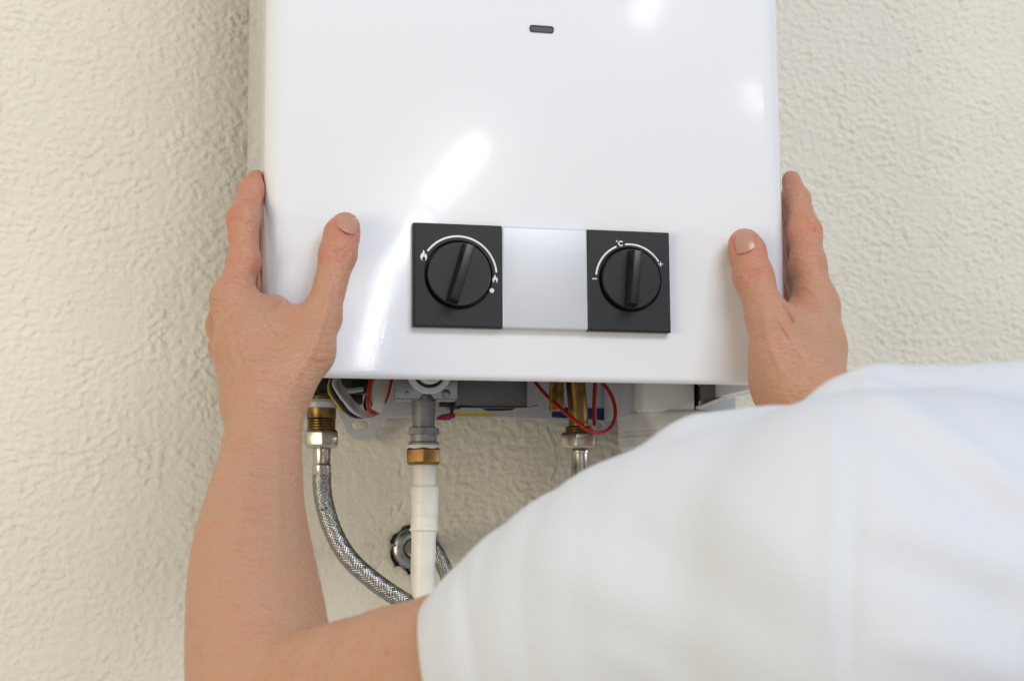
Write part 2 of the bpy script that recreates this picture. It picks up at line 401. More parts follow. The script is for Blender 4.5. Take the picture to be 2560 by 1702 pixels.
pl = plate_with_hole(px_a, px_b, pz0, pz1, LD, LR, PY0).build('dial_plate', M['black_plastic'], heater, smooth=25)
pl['label'] = 'black plate of the flame dial with two flame symbols'
pr = plate_with_hole(px_c, px_d, pz0, pz1, RD, RR, PY0).build('dial_plate', M['black_plastic'], heater, smooth=25)
pr['label'] = 'black plate of the temperature dial marked in degrees'
sp = box(MB(), (px_b + .0001, PY0 + .0004, pz0 + .0002), (px_c - .0001, .0003, pz1 - .0002)).build('trim_plate', M['silver'], heater, bevel=.0012, seg=3)
lc = LD
arc(MB(), lc, 93.5 * S1, 4.6 * S1, 143, 6.5, PY0).build('scale_arc', M['print'], pl, smooth=0)
flame('flame_symbol', 1059, 638.5, 27, pl); flame('flame_symbol', 1237.5, 697, 21.5, pl)
q = uxz(1229.4, 726.4); pol(MB(), [(q[0] + 5.6 * S1 * math.cos(t), q[1] + 5.6 * S1 * math.sin(t)) for t in np.linspace(0, 2 * math.pi, 24, endpoint=False)]).build('off_dot', M['print'], pl, smooth=0)
m_ = arc(MB(), RD, 88 * S1, 4.2 * S1, 172.5, 114, PY0); m_.build('scale_arc', M['print'], pr, smooth=0)
arc(MB(), RD, 88 * S1, 4.2 * S1, 97, 33.5, PY0).build('scale_arc', M['print'], pr, smooth=0)
q = uxz(1552, 609); t_ = MB(); arc(t_, q, 5.4 * S1, 3.0 * S1, 48, 312, PY0, n=20)
q = uxz(1541.8, 603.6); arc(t_, q, 1.7 * S1, 1.1 * S1, 0, 359, PY0, n=14); t_.build('degree_mark', M['print'], pr, smooth=0)
q = uxz(1486.3, 697); pol(MB(), [(q[0] - 6 * S1, q[1] - 1.3 * S1), (q[0] + 6 * S1, q[1] - 1.3 * S1), (q[0] + 6 * S1, q[1] + 1.3 * S1), (q[0] - 6 * S1, q[1] + 1.3 * S1)]).build('minus_mark', M['print'], pr, smooth=0)
q = uxz(1651, 660.5); g = S1; pol(MB(), [(q[0] + a * g, q[1] + b * g) for a, b in ((-6.2, -1.2), (-1.2, -1.2), (-1.2, -6.2), (1.2, -6.2), (1.2, -1.2), (6.2, -1.2), (6.2, 1.2), (1.2, 1.2), (1.2, 6.2), (-1.2, 6.2), (-1.2, 1.2), (-6.2, 1.2))]).build('plus_mark', M['print'], pr, smooth=0)
def dial(ctr, R, ang, label):
    mb = MB(); r = R - .0011
    prof = [(r * .97, PY0 + .0038), (r, PY0 + .003), (r, PY0 - .0022), (r - .0003, PY0 - .0030), (r - .0007, PY0 - .0032), (r - .0009, PY0 - .0032), (r * .4, PY0 - .0032), (r * .02, PY0 - .0032)]
    lathe(mb, (ctr[0], 0, ctr[1]), prof, 'Y', n=72)
    o = mb.build('control_dial', M['dial_plastic'], heater, smooth=13); o['label'] = label
    a = math.radians(ang); ux = np.array([math.sin(a), 0, math.cos(a)]); vx = np.array([math.cos(a), 0, -math.sin(a)]); c0 = np.array([ctr[0], 0, ctr[1]])
    L = r - .0012; vs = []
    for y, wd, l in ((PY0 - .0030, .0036, L), (PY0 - .0125, .0024, L - .0012)):
        for su, sv in ((-1, -1), (1, -1), (1, 1), (-1, 1)): vs.append(c0 + ux * su * l + vx * sv * wd + np.array([0, y, 0]))
    MB().add(vs, [(0, 1, 2, 3), (4, 5, 6, 7), (0, 1, 5, 4), (1, 2, 6, 5), (2, 3, 7, 6), (3, 0, 4, 7)]).build('grip', M['dial_plastic'], o, bevel=.0005, seg=2)
    return o
dial(LD, LR, 16.5, 'flame dial turned to the upper right'); dial(RD, RR, 4.5, 'temperature dial pointing almost straight up')

# --- underside fittings (all parts of the heater)
def vert(px, Y, prof, name, m, parent, n=40, hexa=False, smooth=30, bevel=0.0, rot=0.0):
    """vertical turned piece: prof = (py, half width in px) from top to bottom"""
    mb = MB(); c0 = U(px, prof[0][0], Y); pts = []
    for py, hw in prof:
        pts.append((S(hw, px, py, Y), U(px, py, Y)[2] - c0[2]))
    if hexa: lathe(mb, c0, pts, 'Z', 6, start=rot)
    else: lathe(mb, c0, pts, 'Z', n)
    return mb.build(name, m, parent, smooth=smooth, bevel=bevel)
def poly_px(pts, Y0, Y1): return prism(MB(), [tuple(U(a, b, Y0)[[0, 2]]) for a, b in pts], Y0, Y1)

# rear mounting plate with two slotted ears
def backplate():
    Y0, Y1 = .1735, .1755
    arcp = lambda cx, cy, r, a0, a1, n=8: [(cx + r * math.cos(math.radians(a0 + (a1 - a0) * i / n)), cy - r * math.sin(math.radians(a0 + (a1 - a0) * i / n))) for i in range(n + 1)]
    out = [(640, 900), (640, 1024), (842, 1026), (846, 1040), (853, 1052), (860, 1068), (866, 1083)]
    out += [(874, 1092), (884, 1098), (897, 1101), (912, 1101), (926, 1097), (936, 1089), (943, 1078), (949, 1064), (958, 1053), (970, 1046), (985, 1043), (1030, 1042), (1120, 1043), (1240, 1043), (1330, 1046), (1400, 1051), (1425, 1056)]
    out += [(1440, 1066), (1450, 1082), (1464, 1098), (1482, 1104), (1500, 1103), (1515, 1095), (1524, 1080), (1532, 1064), (1548, 1052), (1570, 1046), (1840, 1040), (1840, 900)]
    P = [tuple(U(a, b, Y0)[[0, 2]]) for a, b in out]
    bm = bmesh.new(); vs = [bm.verts.new((x, Y0, z)) for x, z in P]
    es = [bm.edges.new((vs[i], vs[(i + 1) % len(vs)])) for i in range(len(vs))]
    slots = []
    for cx, cy in ((901, 1062), (1487, 1066)):
        sl = arcp(cx + 10, cy, 11.5, -90, 90, 6) + arcp(cx - 10, cy, 11.5, 90, 270, 6)
        hv = [bm.verts.new(tuple(U(a, b, Y0))) for a, b in sl]
        es += [bm.edges.new((hv[i], hv[(i + 1) % len(hv)])) for i in range(len(hv))]
    bmesh.ops.triangle_fill(bm, edges=es, use_beauty=True)
    fs = list(bm.faces); r = bmesh.ops.extrude_face_region(bm, geom=fs)
    bmesh.ops.translate(bm, verts=[v for v in r['geom'] if isinstance(v, bmesh.types.BMVert)], vec=(0, Y1 - Y0, 0))
    bmesh.ops.recalc_face_normals(bm, faces=bm.faces)
    be = [e for e in bm.edges if len(e.link_faces) == 2 and e.calc_face_angle(0) > 1.2 and all(v.co.y < Y0 + 1e-5 for v in e.verts)]
    bmesh.ops.bevel(bm, geom=be, offset=.0006, segments=2, affect='EDGES', profile=.5)
    bmesh.ops.translate(bm, verts=bm.verts, vec=(0, -.165, 0))
    me = bpy.data.meshes.new('mounting_plate'); bm.to_mesh(me); bm.free()
    return new_obj('mounting_plate', me, M['plate_grey'], heater)
bp = backplate()
poly_px(((1138, 1028), (1228, 1029), (1228, 1041), (1138, 1040)), .1729, .1736).build('yellow_sticker', M['yellow_sticker'], bp, smooth=0)
poly_px([(1381, 1019), (1383, 1017), (1509, 1021), (1512, 1024), (1511, 1047), (1507, 1050), (1384, 1043), (1380, 1039)], .1728, .1736).build('blue_sticker', M['blue_sticker'], bp, smooth=0)
# black blocks and a tube behind the ribbon cables
poly_px(((790, 900), (925, 900), (925, 985), (790, 985)), .118, .15).build('igniter_box', M['black'], heater, bevel=.002)
poly_px(((850, 975), (908, 975), (908, 1012), (850, 1012)), .125, .15).build('connector_block', M['black'], heater, bevel=.0015)
for (a, b, r) in (((760, 985), (870, 983), 13), ((765, 1003), (850, 1000), 10)):
    tube(MB(), [U(*a, .125), U(*b, .125)], S(r, 800, 990, .125), 20).build('control_tube', M['black'] if r > 11 else M['plate_grey'], heater)
tube(MB(), spline([U(836, 950, .10), U(845, 968, .098), U(870, 976, .1), U(905, 972, .104)], 8), .0016, 10).build('wire', M['plate_grey'], heater)
# ribbon cables with coloured leads
def band_px(pts, Y, wpx, name, m, th=.0008, yw=.35):
    p = spline([U(a, b, Y + dy) for a, b, dy in pts], 8); T = np.gradient(p, axis=0); T /= np.linalg.norm(T, axis=1)[:, None]
    wd = np.cross(T, [0, 1, 0]); wd = wd / np.linalg.norm(wd, axis=1)[:, None] + np.array([0, yw, 0])
    return strip(MB(), p, wd, S(wpx, *pts[0][:2], Y), th).build(name, m, heater, smooth=50)
def wire_px(pts, Y, rpx, name, m, n=10):
    p = spline([U(a, b, Y + dy) for a, b, dy in pts], 8)
    return tube(MB(), p, S(rpx, *pts[0][:2], Y), n).build(name, m, heater)
RB = .088
band_px([(838, 940, .012), (848, 965, .008), (866, 992, .004), (886, 1016, 0), (905, 1033, 0), (926, 1034, .003), (946, 1026, .008)], RB, 21, 'ribbon_cable', M['ribbon'])
band_px([(964, 935, 0), (961, 955, -.001), (955, 980, -.002), (948, 1004, -.002), (942, 1020, 0), (938, 1027, .003)], RB, 26, 'ribbon_cable', M['ribbon'], yw=.1)
wire_px([(826, 950, .008), (822, 968, .006), (826, 986, .004), (842, 1008, .002), (858, 1030, .002)], RB, 4.2, 'lead_wire', M['yellow'])
wire_px([(832, 948, .006), (829, 966, .004), (836, 988, .002), (853, 1012, 0), (874, 1034, 0), (894, 1041, .002), (925, 1039, .004)], RB, 5.4, 'lead_wire', M['navy'])
wire_px([(840, 944, .004), (834, 958, .002), (843, 978, 0), (862, 1004, -.002), (884, 1028, -.002), (900, 1038, 0)], RB, 4.4, 'lead_wire', M['wire_grey'])
wire_px([(930, 938, .004), (924, 960, .002), (920, 990, .002), (919, 1014, .002), (928, 1029, .002), (938, 1032, .003)], RB, 4.2, 'lead_wire', M['red'])
wire_px([(938, 936, .006), (932, 955, .004), (927, 975, .004), (926, 1000, .004), (930, 1018, .005)], RB, 3.8, 'lead_wire', M['yellow'])
wire_px([(917, 990, .006), (912, 1012, .004), (918, 1026, .004), (930, 1036, .005)], RB, 4.2, 'lead_wire', M['navy'])
wire_px([(983, 936, .008), (978, 955, .006), (970, 985, .006), (961, 1008, .006)], RB, 4.2, 'lead_wire', M['red'])
wire_px([(976, 936, .010), (971, 955, .009), (964, 978, .009), (958, 1000, .009)], RB, 3.6, 'lead_wire', M['yellow'])
# gas valve: bracket, ring, cast tail piece
VY = .070
vb = [(984, 920), (987, 994), (990, 998), (1046, 998), (1052, 992), (1055, 986), (1061, 984), (1073, 984), (1079, 987), (1083, 994), (1089, 999), (1140, 1000), (1145, 996), (1146, 920)]
br = poly_px(vb, VY, VY + .0022).build('valve_bracket', M['galv'], heater, bevel=.0006)
poly_px(((990, 996), (1044, 996.5), (1044, 999.5), (990, 999)), VY - .0006, VY + .012).build('bracket_flange', M['galv'], br, bevel=.0003)
poly_px(((1090, 997), (1142, 998), (1142, 1001), (1090, 1000)), VY - .0006, VY + .012).build('bracket_flange', M['galv'], br, bevel=.0003)
def screw(px, py, r, Y, parent, cross=True):
    mb = MB(); c0 = U(px, py, Y); rr = S(r, px, py, Y)
    lathe(mb, c0, [(rr, .0004), (rr, -.0006), (rr * .85, -.0014), (rr * .45, -.0019), (rr * .05, -.002)], 'Y', 20)
    o = mb.build('screw', M['steel'], parent)
    return o
screw(1115, 984, 11, VY, br); screw(1017, 983, 5, VY, br)
cc = U(1072, 928, VY); 
def ring_y(ctr, r0, r1, y0, y1, name, m, par): return lathe(MB(), ctr, [(S(r0, 1072, 930, VY), y0), (S(r1, 1072, 930, VY), y0), (S(r1, 1072, 930, VY), y1), (S(r0, 1072, 930, VY), y1), (S(r0, 1072, 930, VY), y0)], 'Y', 56, cap=False).build(name, m, par, bevel=.0004)
ring_y(cc, 42, 56, -.003, .002, 'seal_ring', M['plastic_white'], heater)
ring_y(cc, 4, 40, -.0005, .003, 'regulator_face', M['black'], heater)
lathe(MB(), cc, [(S(33, 1072, 930, VY), .004), (S(33, 1072, 930, VY), -.006), (S(30, 1072, 930, VY), -.008), (.0005, -.0085)], 'Y', 48).build('regulator_cap', M['plastic_white'], heater)
TX, TY = 1059, .085
tail = vert(TX, TY, [(930, 29), (985, 29), (1000, 29.5), (1070, 27.5), (1070, 20)], 'gas_tail', M['cast'], heater)
vert(TX + .5, TY, [(1068, 36), (1070, 41), (1085, 41), (1087, 37)], 'hex_collar', M['cast'], tail, hexa=True, smooth=20, rot=.18)
vert(TX, TY, [(1086, 32), (1104, 32), (1105, 36), (1108, 38), (1111, 38), (1112, 30)], 'collar', M['cast'], tail)
vert(TX, TY, [(1110, 35), (1113, 40), (1119, 41), (1124, 38), (1124, 30)], 'sealing_tape', M['tape'], tail)
nut = vert(TX - .5, TY, [(1119, 38), (1121, 45), (1125, 47), (1155, 47), (1160, 44), (1162, 38)], 'union_nut', M['brass_nut'], heater, hexa=True, smooth=20, bevel=.0006, rot=.33)
# magenta tag, black tube and dark box beside it
poly_px(((1090, 1049), (1095, 1041), (1104, 1036), (1118, 1033), (1136, 1032), (1139, 1036), (1138, 1044), (1128, 1046), (1127, 1050)), .120, .124).build('warning_tag', M['magenta'], heater, bevel=.001)
tube(MB(), [U(1098, 1008, .125), U(1165, 1012, .125)], S(9, 1120, 1010, .125), 16).build('control_tube', M['black'], heater)
poly_px(((1125, 1010), (1134, 1010), (1134, 1036), (1128, 1036)), .122, .126).build('tag_stem', M['black'], heater, bevel=.0005)
bx = poly_px(((1140, 900), (1319, 900), (1319, 1019), (1200, 1019), (1140, 1012)), .118, .155).build('valve_box', M['sheet_dark'], heater, bevel=.0012)
poly_px(((1150, 1017), (1320, 1017), (1345, 1010), (1343, 1016), (1322, 1021), (1255, 1022), (1200, 1024), (1150, 1022)), .116, .150).build('box_flange', M['galv'], bx, bevel=.0004)
poly_px(((1203, 1020.5), (1290, 1020.5), (1280, 1025), (1260, 1026.5), (1220, 1026.5)), .114, .117).build('box_gasket', M['black'], bx)
# brass stem, water outlet and their nuts
def ribbed(px, Y, top, bot, hw, name, n=26):
    mb = MB(); c0 = U(px, top, Y); zz = U(px, bot, Y)[2] - c0[2]; r = S(hw, px, bot, Y); vs = []; fs = []; k = n * 2
    for z in (0, zz * .97, zz):
        for i in range(k):
            a = 2 * math.pi * i / k; q = r * (1.0 if i % 2 else .93) * (.95 if z == zz else 1); vs.append(c0 + (q * math.cos(a), q * math.sin(a), z))
    for s_ in range(2):
        for i in range(k): fs.append((s_ * k + i, s_ * k + (i + 1) % k, (s_ + 1) * k + (i + 1) % k, (s_ + 1) * k + i))
    fs.append(tuple(range(2 * k, 3 * k))); mb.add(vs, fs)
    return mb.build(name, M['brass_nut'], heater, smooth=12)
ribbed(1391, .095, 925, 1027, 18, 'ribbed_brass_stem')
OX, OY = 1446, .100
mb = MB(); p = spline([U(1436, 915, OY), U(1438, 950, OY), U(1443, 1000, OY), U(1446, 1040, OY), U(1446, 1072, OY)], 6)
tube(mb, p, S(23.5, OX, 1000, OY), 32).build('water_outlet', M['brass'], heater)
def thread(px, Y, y0, y1, hw, n, name, par):
    pr_ = [(y0, hw * .9)]; st = (y1 - y0) / n
    for i in range(n): pr_ += [(y0 + st * (i + .15), hw * .93), (y0 + st * (i + .5), hw), (y0 + st * (i + .85), hw * .93)]
    pr_.append((y1, hw * .9)); return vert(px, Y, pr_, name, M['brass'], par, smooth=25)
thread(OX, OY, 1066, 1084, 33, 3, 'brass_thread', heater)
IX, IY = 804, .100
vert(IX, IY, [(990, 30), (1018, 34), (1020, 36.5), (1045, 36.5), (1046, 36)], 'water_inlet', M['brass'], heater)
thread(IX, IY, 1045, 1078, 36.5, 5, 'brass_thread', heater)
vert(IX, IY, [(1000, 40), (1008, 45), (1020, 45), (1021, 36)], 'inlet_collar', M['plate_grey'], heater)
# red wires
wire_px([(1325, 930, .03), (1340, 957, .022), (1370, 992, .004), (1405, 1024, -.012), (1440, 1053, -.022), (1470, 1074, -.026), (1503, 1082, -.02), (1527, 1068, -.012), (1538, 1040, -.004), (1536, 1010, .002), (1524, 980, .006), (1506, 957, .01), (1490, 935, .015)], .095, 4.6, 'ignition_wire', M['red'], 14)
wire_px([(1487, 930, .01), (1487.5, 960, .01), (1486, 1000, .01), (1486, 1035, .01), (1487, 1064, .01)], .10, 5.4, 'ignition_wire', M['red'], 14)
# the red wires' thimble, and the white housing beyond the outlet
hs = poly_px(((1556, 900), (1606, 900), (1606, 1030), (1556, 1044)), .128, .170).build('exhaust_panel', M['plate_grey'], heater, bevel=.0015)
poly_px(((1608, 900), (1738, 900), (1738, 1028), (1608, 1028)), .110, .168).build('exhaust_panel', M['plastic_white'], heater, bevel=.002)
poly_px(((1739.5, 900), (1747, 900), (1747, 1030), (1741, 1030)), .112, .165).build('panel_gap_strip', M['black'], heater)
poly_px(((1752, 900), (1930, 900), (1930, 950), (1757, 1018)), .100, .104).build('side_flange', M['sheet_dark'], heater, bevel=.0005)
poly_px(((1752, 1013), (1932, 940), (1932, 947), (1752, 1021)), .094, .104).build('flange_lip', M['plastic_white'], heater, bevel=.0005)

# ------------------------------------------------------------------ duct under the heater
def duct():
    t = tag(empty('white_duct', tuple(U(1690, 1950, .142))), 'round white plastic duct under the right end of the heater', 'duct')
    X0, Y0 = U(1682, 1040, .142)[0], .142
    z = lambda py: U(1682, py, .106)[2]
    pr_ = [(.030, z(1022)), (.0345, z(1023)), (.0365, z(1029)), (.0370, z(1034)), (.0370, z(1069)), (.0362, z(1071)), (.0362, z(1073)), (.0368, z(1075)), (.0368, z(1112)), (.0345, z(1120)), (.0345, z(1950))]
    lathe(MB(), (X0, Y0, 0), pr_, 'Z', 64).build('pipe', M['plastic_white'], t, smooth=40)
    lathe(MB(), (X0, Y0, 0), [(.0372, z(1086)), (.0376, z(1087)), (.0376, z(1093)), (.0372, z(1094))], 'Z', 64, cap=False).build('clamp_ring', M['plastic_white'], t, smooth=40)
    return t
duct()

# ------------------------------------------------------------------ pipes and hoses
def gas_pipe():
    t = tag(empty('gas_pipe', tuple(U(1058, 1990, TY))), 'white painted gas pipe running down from the brass union nut', 'pipe')
    pr_ = [(1161, 24), (1163, 28), (1208, 29), (1213, 31), (1218, 35), (1222, 35.5), (1240, 34.5), (1256, 34), (1262, 33), (1285, 33.4), (1291, 32), (1300, 32.4), (1318, 33.6), (1322, 34.8), (1326, 34.5), (1334, 30), (1400, 30.5), (1470, 30), (1700, 30), (1990, 30)]
    mb = MB(); vs = []; n = 40; rng = np.random.RandomState(4); ph = rng.rand(4) * 6
    big = spline([(a, b) for a, b in pr_], 3)
    for py, hw in big:
        cx = 1062 - (py - 1161) * .013 + 1.2 * math.sin(py * .021)
        c0 = U(cx, py, TY); r = S(hw, cx, py, TY)
        for i in range(n):
            a = 2 * math.pi * i / n; q = r * (1 + .020 * math.sin(2 * a + ph[0] + py * .03) + .012 * math.sin(5 * a + ph[1] - py * .06) + .012 * math.sin(py * .19 + 2 * math.sin(a)) + .01 * math.sin(py * .45 + a)); vs.append(c0 + (q * math.cos(a), q * math.sin(a), 0))
    fs = [(k * n + i, k * n + (i + 1) % n, (k + 1) * n + (i + 1) % n, (k + 1) * n + i) for k in range(len(big) - 1) for i in range(n)]
    mb.add(vs, fs); mb.build('pipe', M['pipe_paint'], t, smooth=60)
gas_pipe()
def braid(path, r, name, parent, starts=15, pitch=.030):
    """two families of flat wire ribbons woven over and under each other"""
    T, N, B = frames(path); seg = np.linalg.norm(np.diff(path, axis=0), axis=1); s = np.concatenate([[0], np.cumsum(seg)])
    mb = MB(); L = s[-1]; ds = .0011; ss = np.arange(0, L, ds)
    P = np.stack([np.interp(ss, s, path[:, i]) for i in range(3)], 1); Nn = np.stack([np.interp(ss, s, N[:, i]) for i in range(3)], 1); Bb = np.stack([np.interp(ss, s, B[:, i]) for i in range(3)], 1)
    wd = 2 * math.pi * r / starts * .47
    for d in (1, -1):
        for k in range(starts):
            a = d * 2 * math.pi * ss / pitch + 2 * math.pi * k / starts
            w_ = .00022 * d * np.sin((ss / pitch * 2 * starts + (k if d > 0 else -k) * 1.0) * math.pi * .5 + (0 if d > 0 else 0))
            rad = Nn * np.cos(a)[:, None] + Bb * np.sin(a)[:, None]; tan = (-Nn * np.sin(a)[:, None] + Bb * np.cos(a)[:, None])
            Tn = np.cross(Nn, Bb); ax = np.sign((Tn * np.gradient(P, axis=0)).sum(1))[:, None] * Tn
            slope = d * 2 * math.pi * r / pitch; across = tan - ax * slope; across /= np.linalg.norm(across, axis=1)[:, None]
            vs = []; fs = []
            for j, off in enumerate((-.5, 0, .5)):
                vs.append(P + rad * (r + w_ + (.00025 if j == 1 else -.00005))[:, None] + across * (off * wd))
            V = np.stack(vs, 1).reshape(-1, 3)
            for i in range(len(ss) - 1):
                for j in range(2): fs.append((3 * i + j, 3 * i + j + 1, 3 * i + 4 + j, 3 * i + 3 + j))
            mb.add(V, fs)
    o = mb.build(name, M['steel'], parent, smooth=180); o['kind'] = 'stuff'; return o
def hose(name, label, path_px, rpx, top=None):
    path = spline([U(a, b, Y) for a, b, Y in path_px], 14); t = tag(empty(name, tuple(path[-1])), label, 'hose')
    r = S(rpx, *path_px[0])
    tube(MB(), path, r * .95, 24).build('liner', M['black'], t)
    braid(path, r, 'braid', t)
    return t
h1 = hose('braided_hose', 'braided steel water hose curving down from the hex nut beside the forearm',
          [(805, 1182, IY), (805, 1215, IY), (812, 1262, IY), (834, 1330, IY - .002), (872, 1394, IY - .006), (930, 1448, IY - .01), (990, 1490, IY - .014), (1060, 1535, IY - .018), (1160, 1600, IY - .02), (1240, 1720, IY - .015), (1280, 1900, IY)], 22)
vert(IX, IY, [(1074, 38), (1077, 43), (1081, 46), (1112, 46), (1117, 44), (1120, 38)], 'hex_nut', M['nickel'], h1, hexa=True, smooth=20, bevel=.0006, rot=.42)
vert(IX + 1, IY, [(1118, 17), (1119, 21.5), (1124, 23), (1132, 22), (1158, 21.2), (1162, 22.5), (1164, 24), (1184, 23), (1186, 22), (1187, 18)], 'ferrule', M['nickel'], h1)
h2 = tag(empty('outlet_connector', tuple(U(OX + 2, 1250, OY))), 'nickel hex nut and steel sleeve under the brass water outlet', 'pipe fitting')
vert(OX + 1, OY, [(1080, 38), (1083, 44), (1086, 47), (1116, 47), (1120, 44), (1122, 38)], 'hex_nut', M['nickel'], h2, hexa=True, smooth=20, bevel=.0006, rot=.1)
vert(OX + 4, OY, [(1120, 17), (1123, 18), (1127, 23), (1131, 23), (1134, 20.5), (1166, 20.5), (1170, 22), (1250, 22)], 'sleeve', M['nickel'], h2)
h3 = hose('braided_hose', 'braided steel hose coming out of the wall behind the white gas pipe',
          [(1030, 1368, .176), (1052, 1360, .150), (1080, 1366, .138), (1103, 1402, .132), (1122, 1450, .13), (1140, 1510, .128), (1160, 1600, .128), (1172, 1740, .14), (1178, 1900, .15)], 17)
# outlet fitting in its crumbled hole
esc = tag(empty('wall_outlet', tuple(U(1030, 1372, .19))), 'shiny steel outlet fitting set in a broken hole behind the white pipe', 'pipe fitting')
ec = U(1034, 1371, .184)
lathe(MB(), ec, [(.0130, .012), (.0137, .004), (.0137, .001), (.0131, -.0012), (.0122, -.0018), (.0095, -.0026), (.0075, -.0028), (.0070, -.001)], 'Y', 48, cap=False).build('flange', M['galv'], esc)
lathe(MB(), ec, [(.0095, .006), (.0088, .001), (.0066, -.002), (.0064, -.011), (.0054, -.0125), (.001, -.0127)], 'Y', 32).build('spigot', M['nickel'], esc)
for a_, s_ in ((170, 1.0), (240, .8), (262, 1.0)):
    a = math.radians(a_); e0 = np.array(ec) + np.array([.0137 * math.cos(a), -.001, .0137 * math.sin(a)])
    lathe(MB(), e0, [(.0011 * s_, .003), (.0011 * s_, -.001), (.0003, -.002)], 'Y', 10).build('lug', M['steel'], esc)

# ------------------------------------------------------------------ the person
def capsule(P, a, b, r1, r2, flat=None):
    ba = b - a; pa = P - a; t = np.clip((pa @ ba) / (ba @ ba), 0, 1)
    q = pa - t[:, None] * ba; d2 = (q * q).sum(1)
    if flat is not None:
        n, s = flat; d2 = d2 + (s * s - 1) * (q @ n) ** 2
    return np.sqrt(d2) - (r1 + (r2 - r1) * t)
def smin(a, b, k):
    h = np.clip(.5 + .5 * (b - a) / k, 0, 1); return b + (a - b) * h - k * h * (1 - h)
def smax(a, b, k): return -smin(-a, -b, k)
def J(px, py, Y, rpx):
    return np.append(U(px, py, Y), S(rpx, px, py, Y))
class Chain:
    """joints (x,y,z,r) joined by tapered capsules"""
    def __init__(self, joints, k=.004, flat=None, sub=0):
        j = spline(joints, sub) if sub else np.array(joints)
        self.j = j; self.k = k; self.flat = flat
        m = j[:, 3].max(); self.lo = j[:, :3].min(0) - m; self.hi = j[:, :3].max(0) + m
    def __call__(self, P):
        d = None; j = self.j; lo, hi = bounds(P)
        if not hasattr(self, 'slo'):
            self.slo = np.minimum(j[:-1, :3] - j[:-1, 3:], j[1:, :3] - j[1:, 3:]); self.shi = np.maximum(j[:-1, :3] + j[:-1, 3:], j[1:, :3] + j[1:, 3:])
        g = np.linalg.norm(np.maximum(0, np.maximum(self.slo - hi, lo - self.shi)), axis=1); lim = max(BAND, g.min() + 1e-6)
        for i in range(len(j) - 1):
            if g[i] > lim: continue
            e = capsule(P, j[i, :3], j[i + 1, :3], j[i, 3], j[i + 1, 3], self.flat)
            d = e if d is None else smin(d, e, self.k)
        return d
def far(c, P, band):
    """chain may be skipped for this batch: its box is farther off than the band"""
    lo, hi = bounds(P); g = np.maximum(0, np.maximum(c.lo - hi, lo - c.hi)); return math.sqrt(g @ g) > band
_bb = [None, None]
def bounds(P):
    if _bb[0] is not P:
        T = np.ascontiguousarray(P.T); _bb[0] = P; _bb[1] = (T.min(1), T.max(1))
    return _bb[1]
BAND = .022
def union(P, items, k0):
    d = np.full(len(P), BAND * 1.15)
    for c, k in items:
        if far(c, P, BAND): continue
        d = smin(d, c(P), k)
    return d
def morton(I):
    I = I.astype(np.int64); I = I - I.min(0); o = np.zeros(len(I), np.int64)
    for b in range(12):
        for a in range(3): o |= ((I[:, a] >> b) & 1) << (3 * b + a)
    return np.argsort(o)
def heater_sd(P):
    q = np.stack([np.abs(P[:, 0]) - (HX - HR), np.maximum(HR - P[:, 1], P[:, 1] - .4)], 1)
    d = np.linalg.norm(np.maximum(q, 0), axis=1) + np.minimum(q.max(1), 0) - HR
    return np.maximum(d, -P[:, 2] - .001)
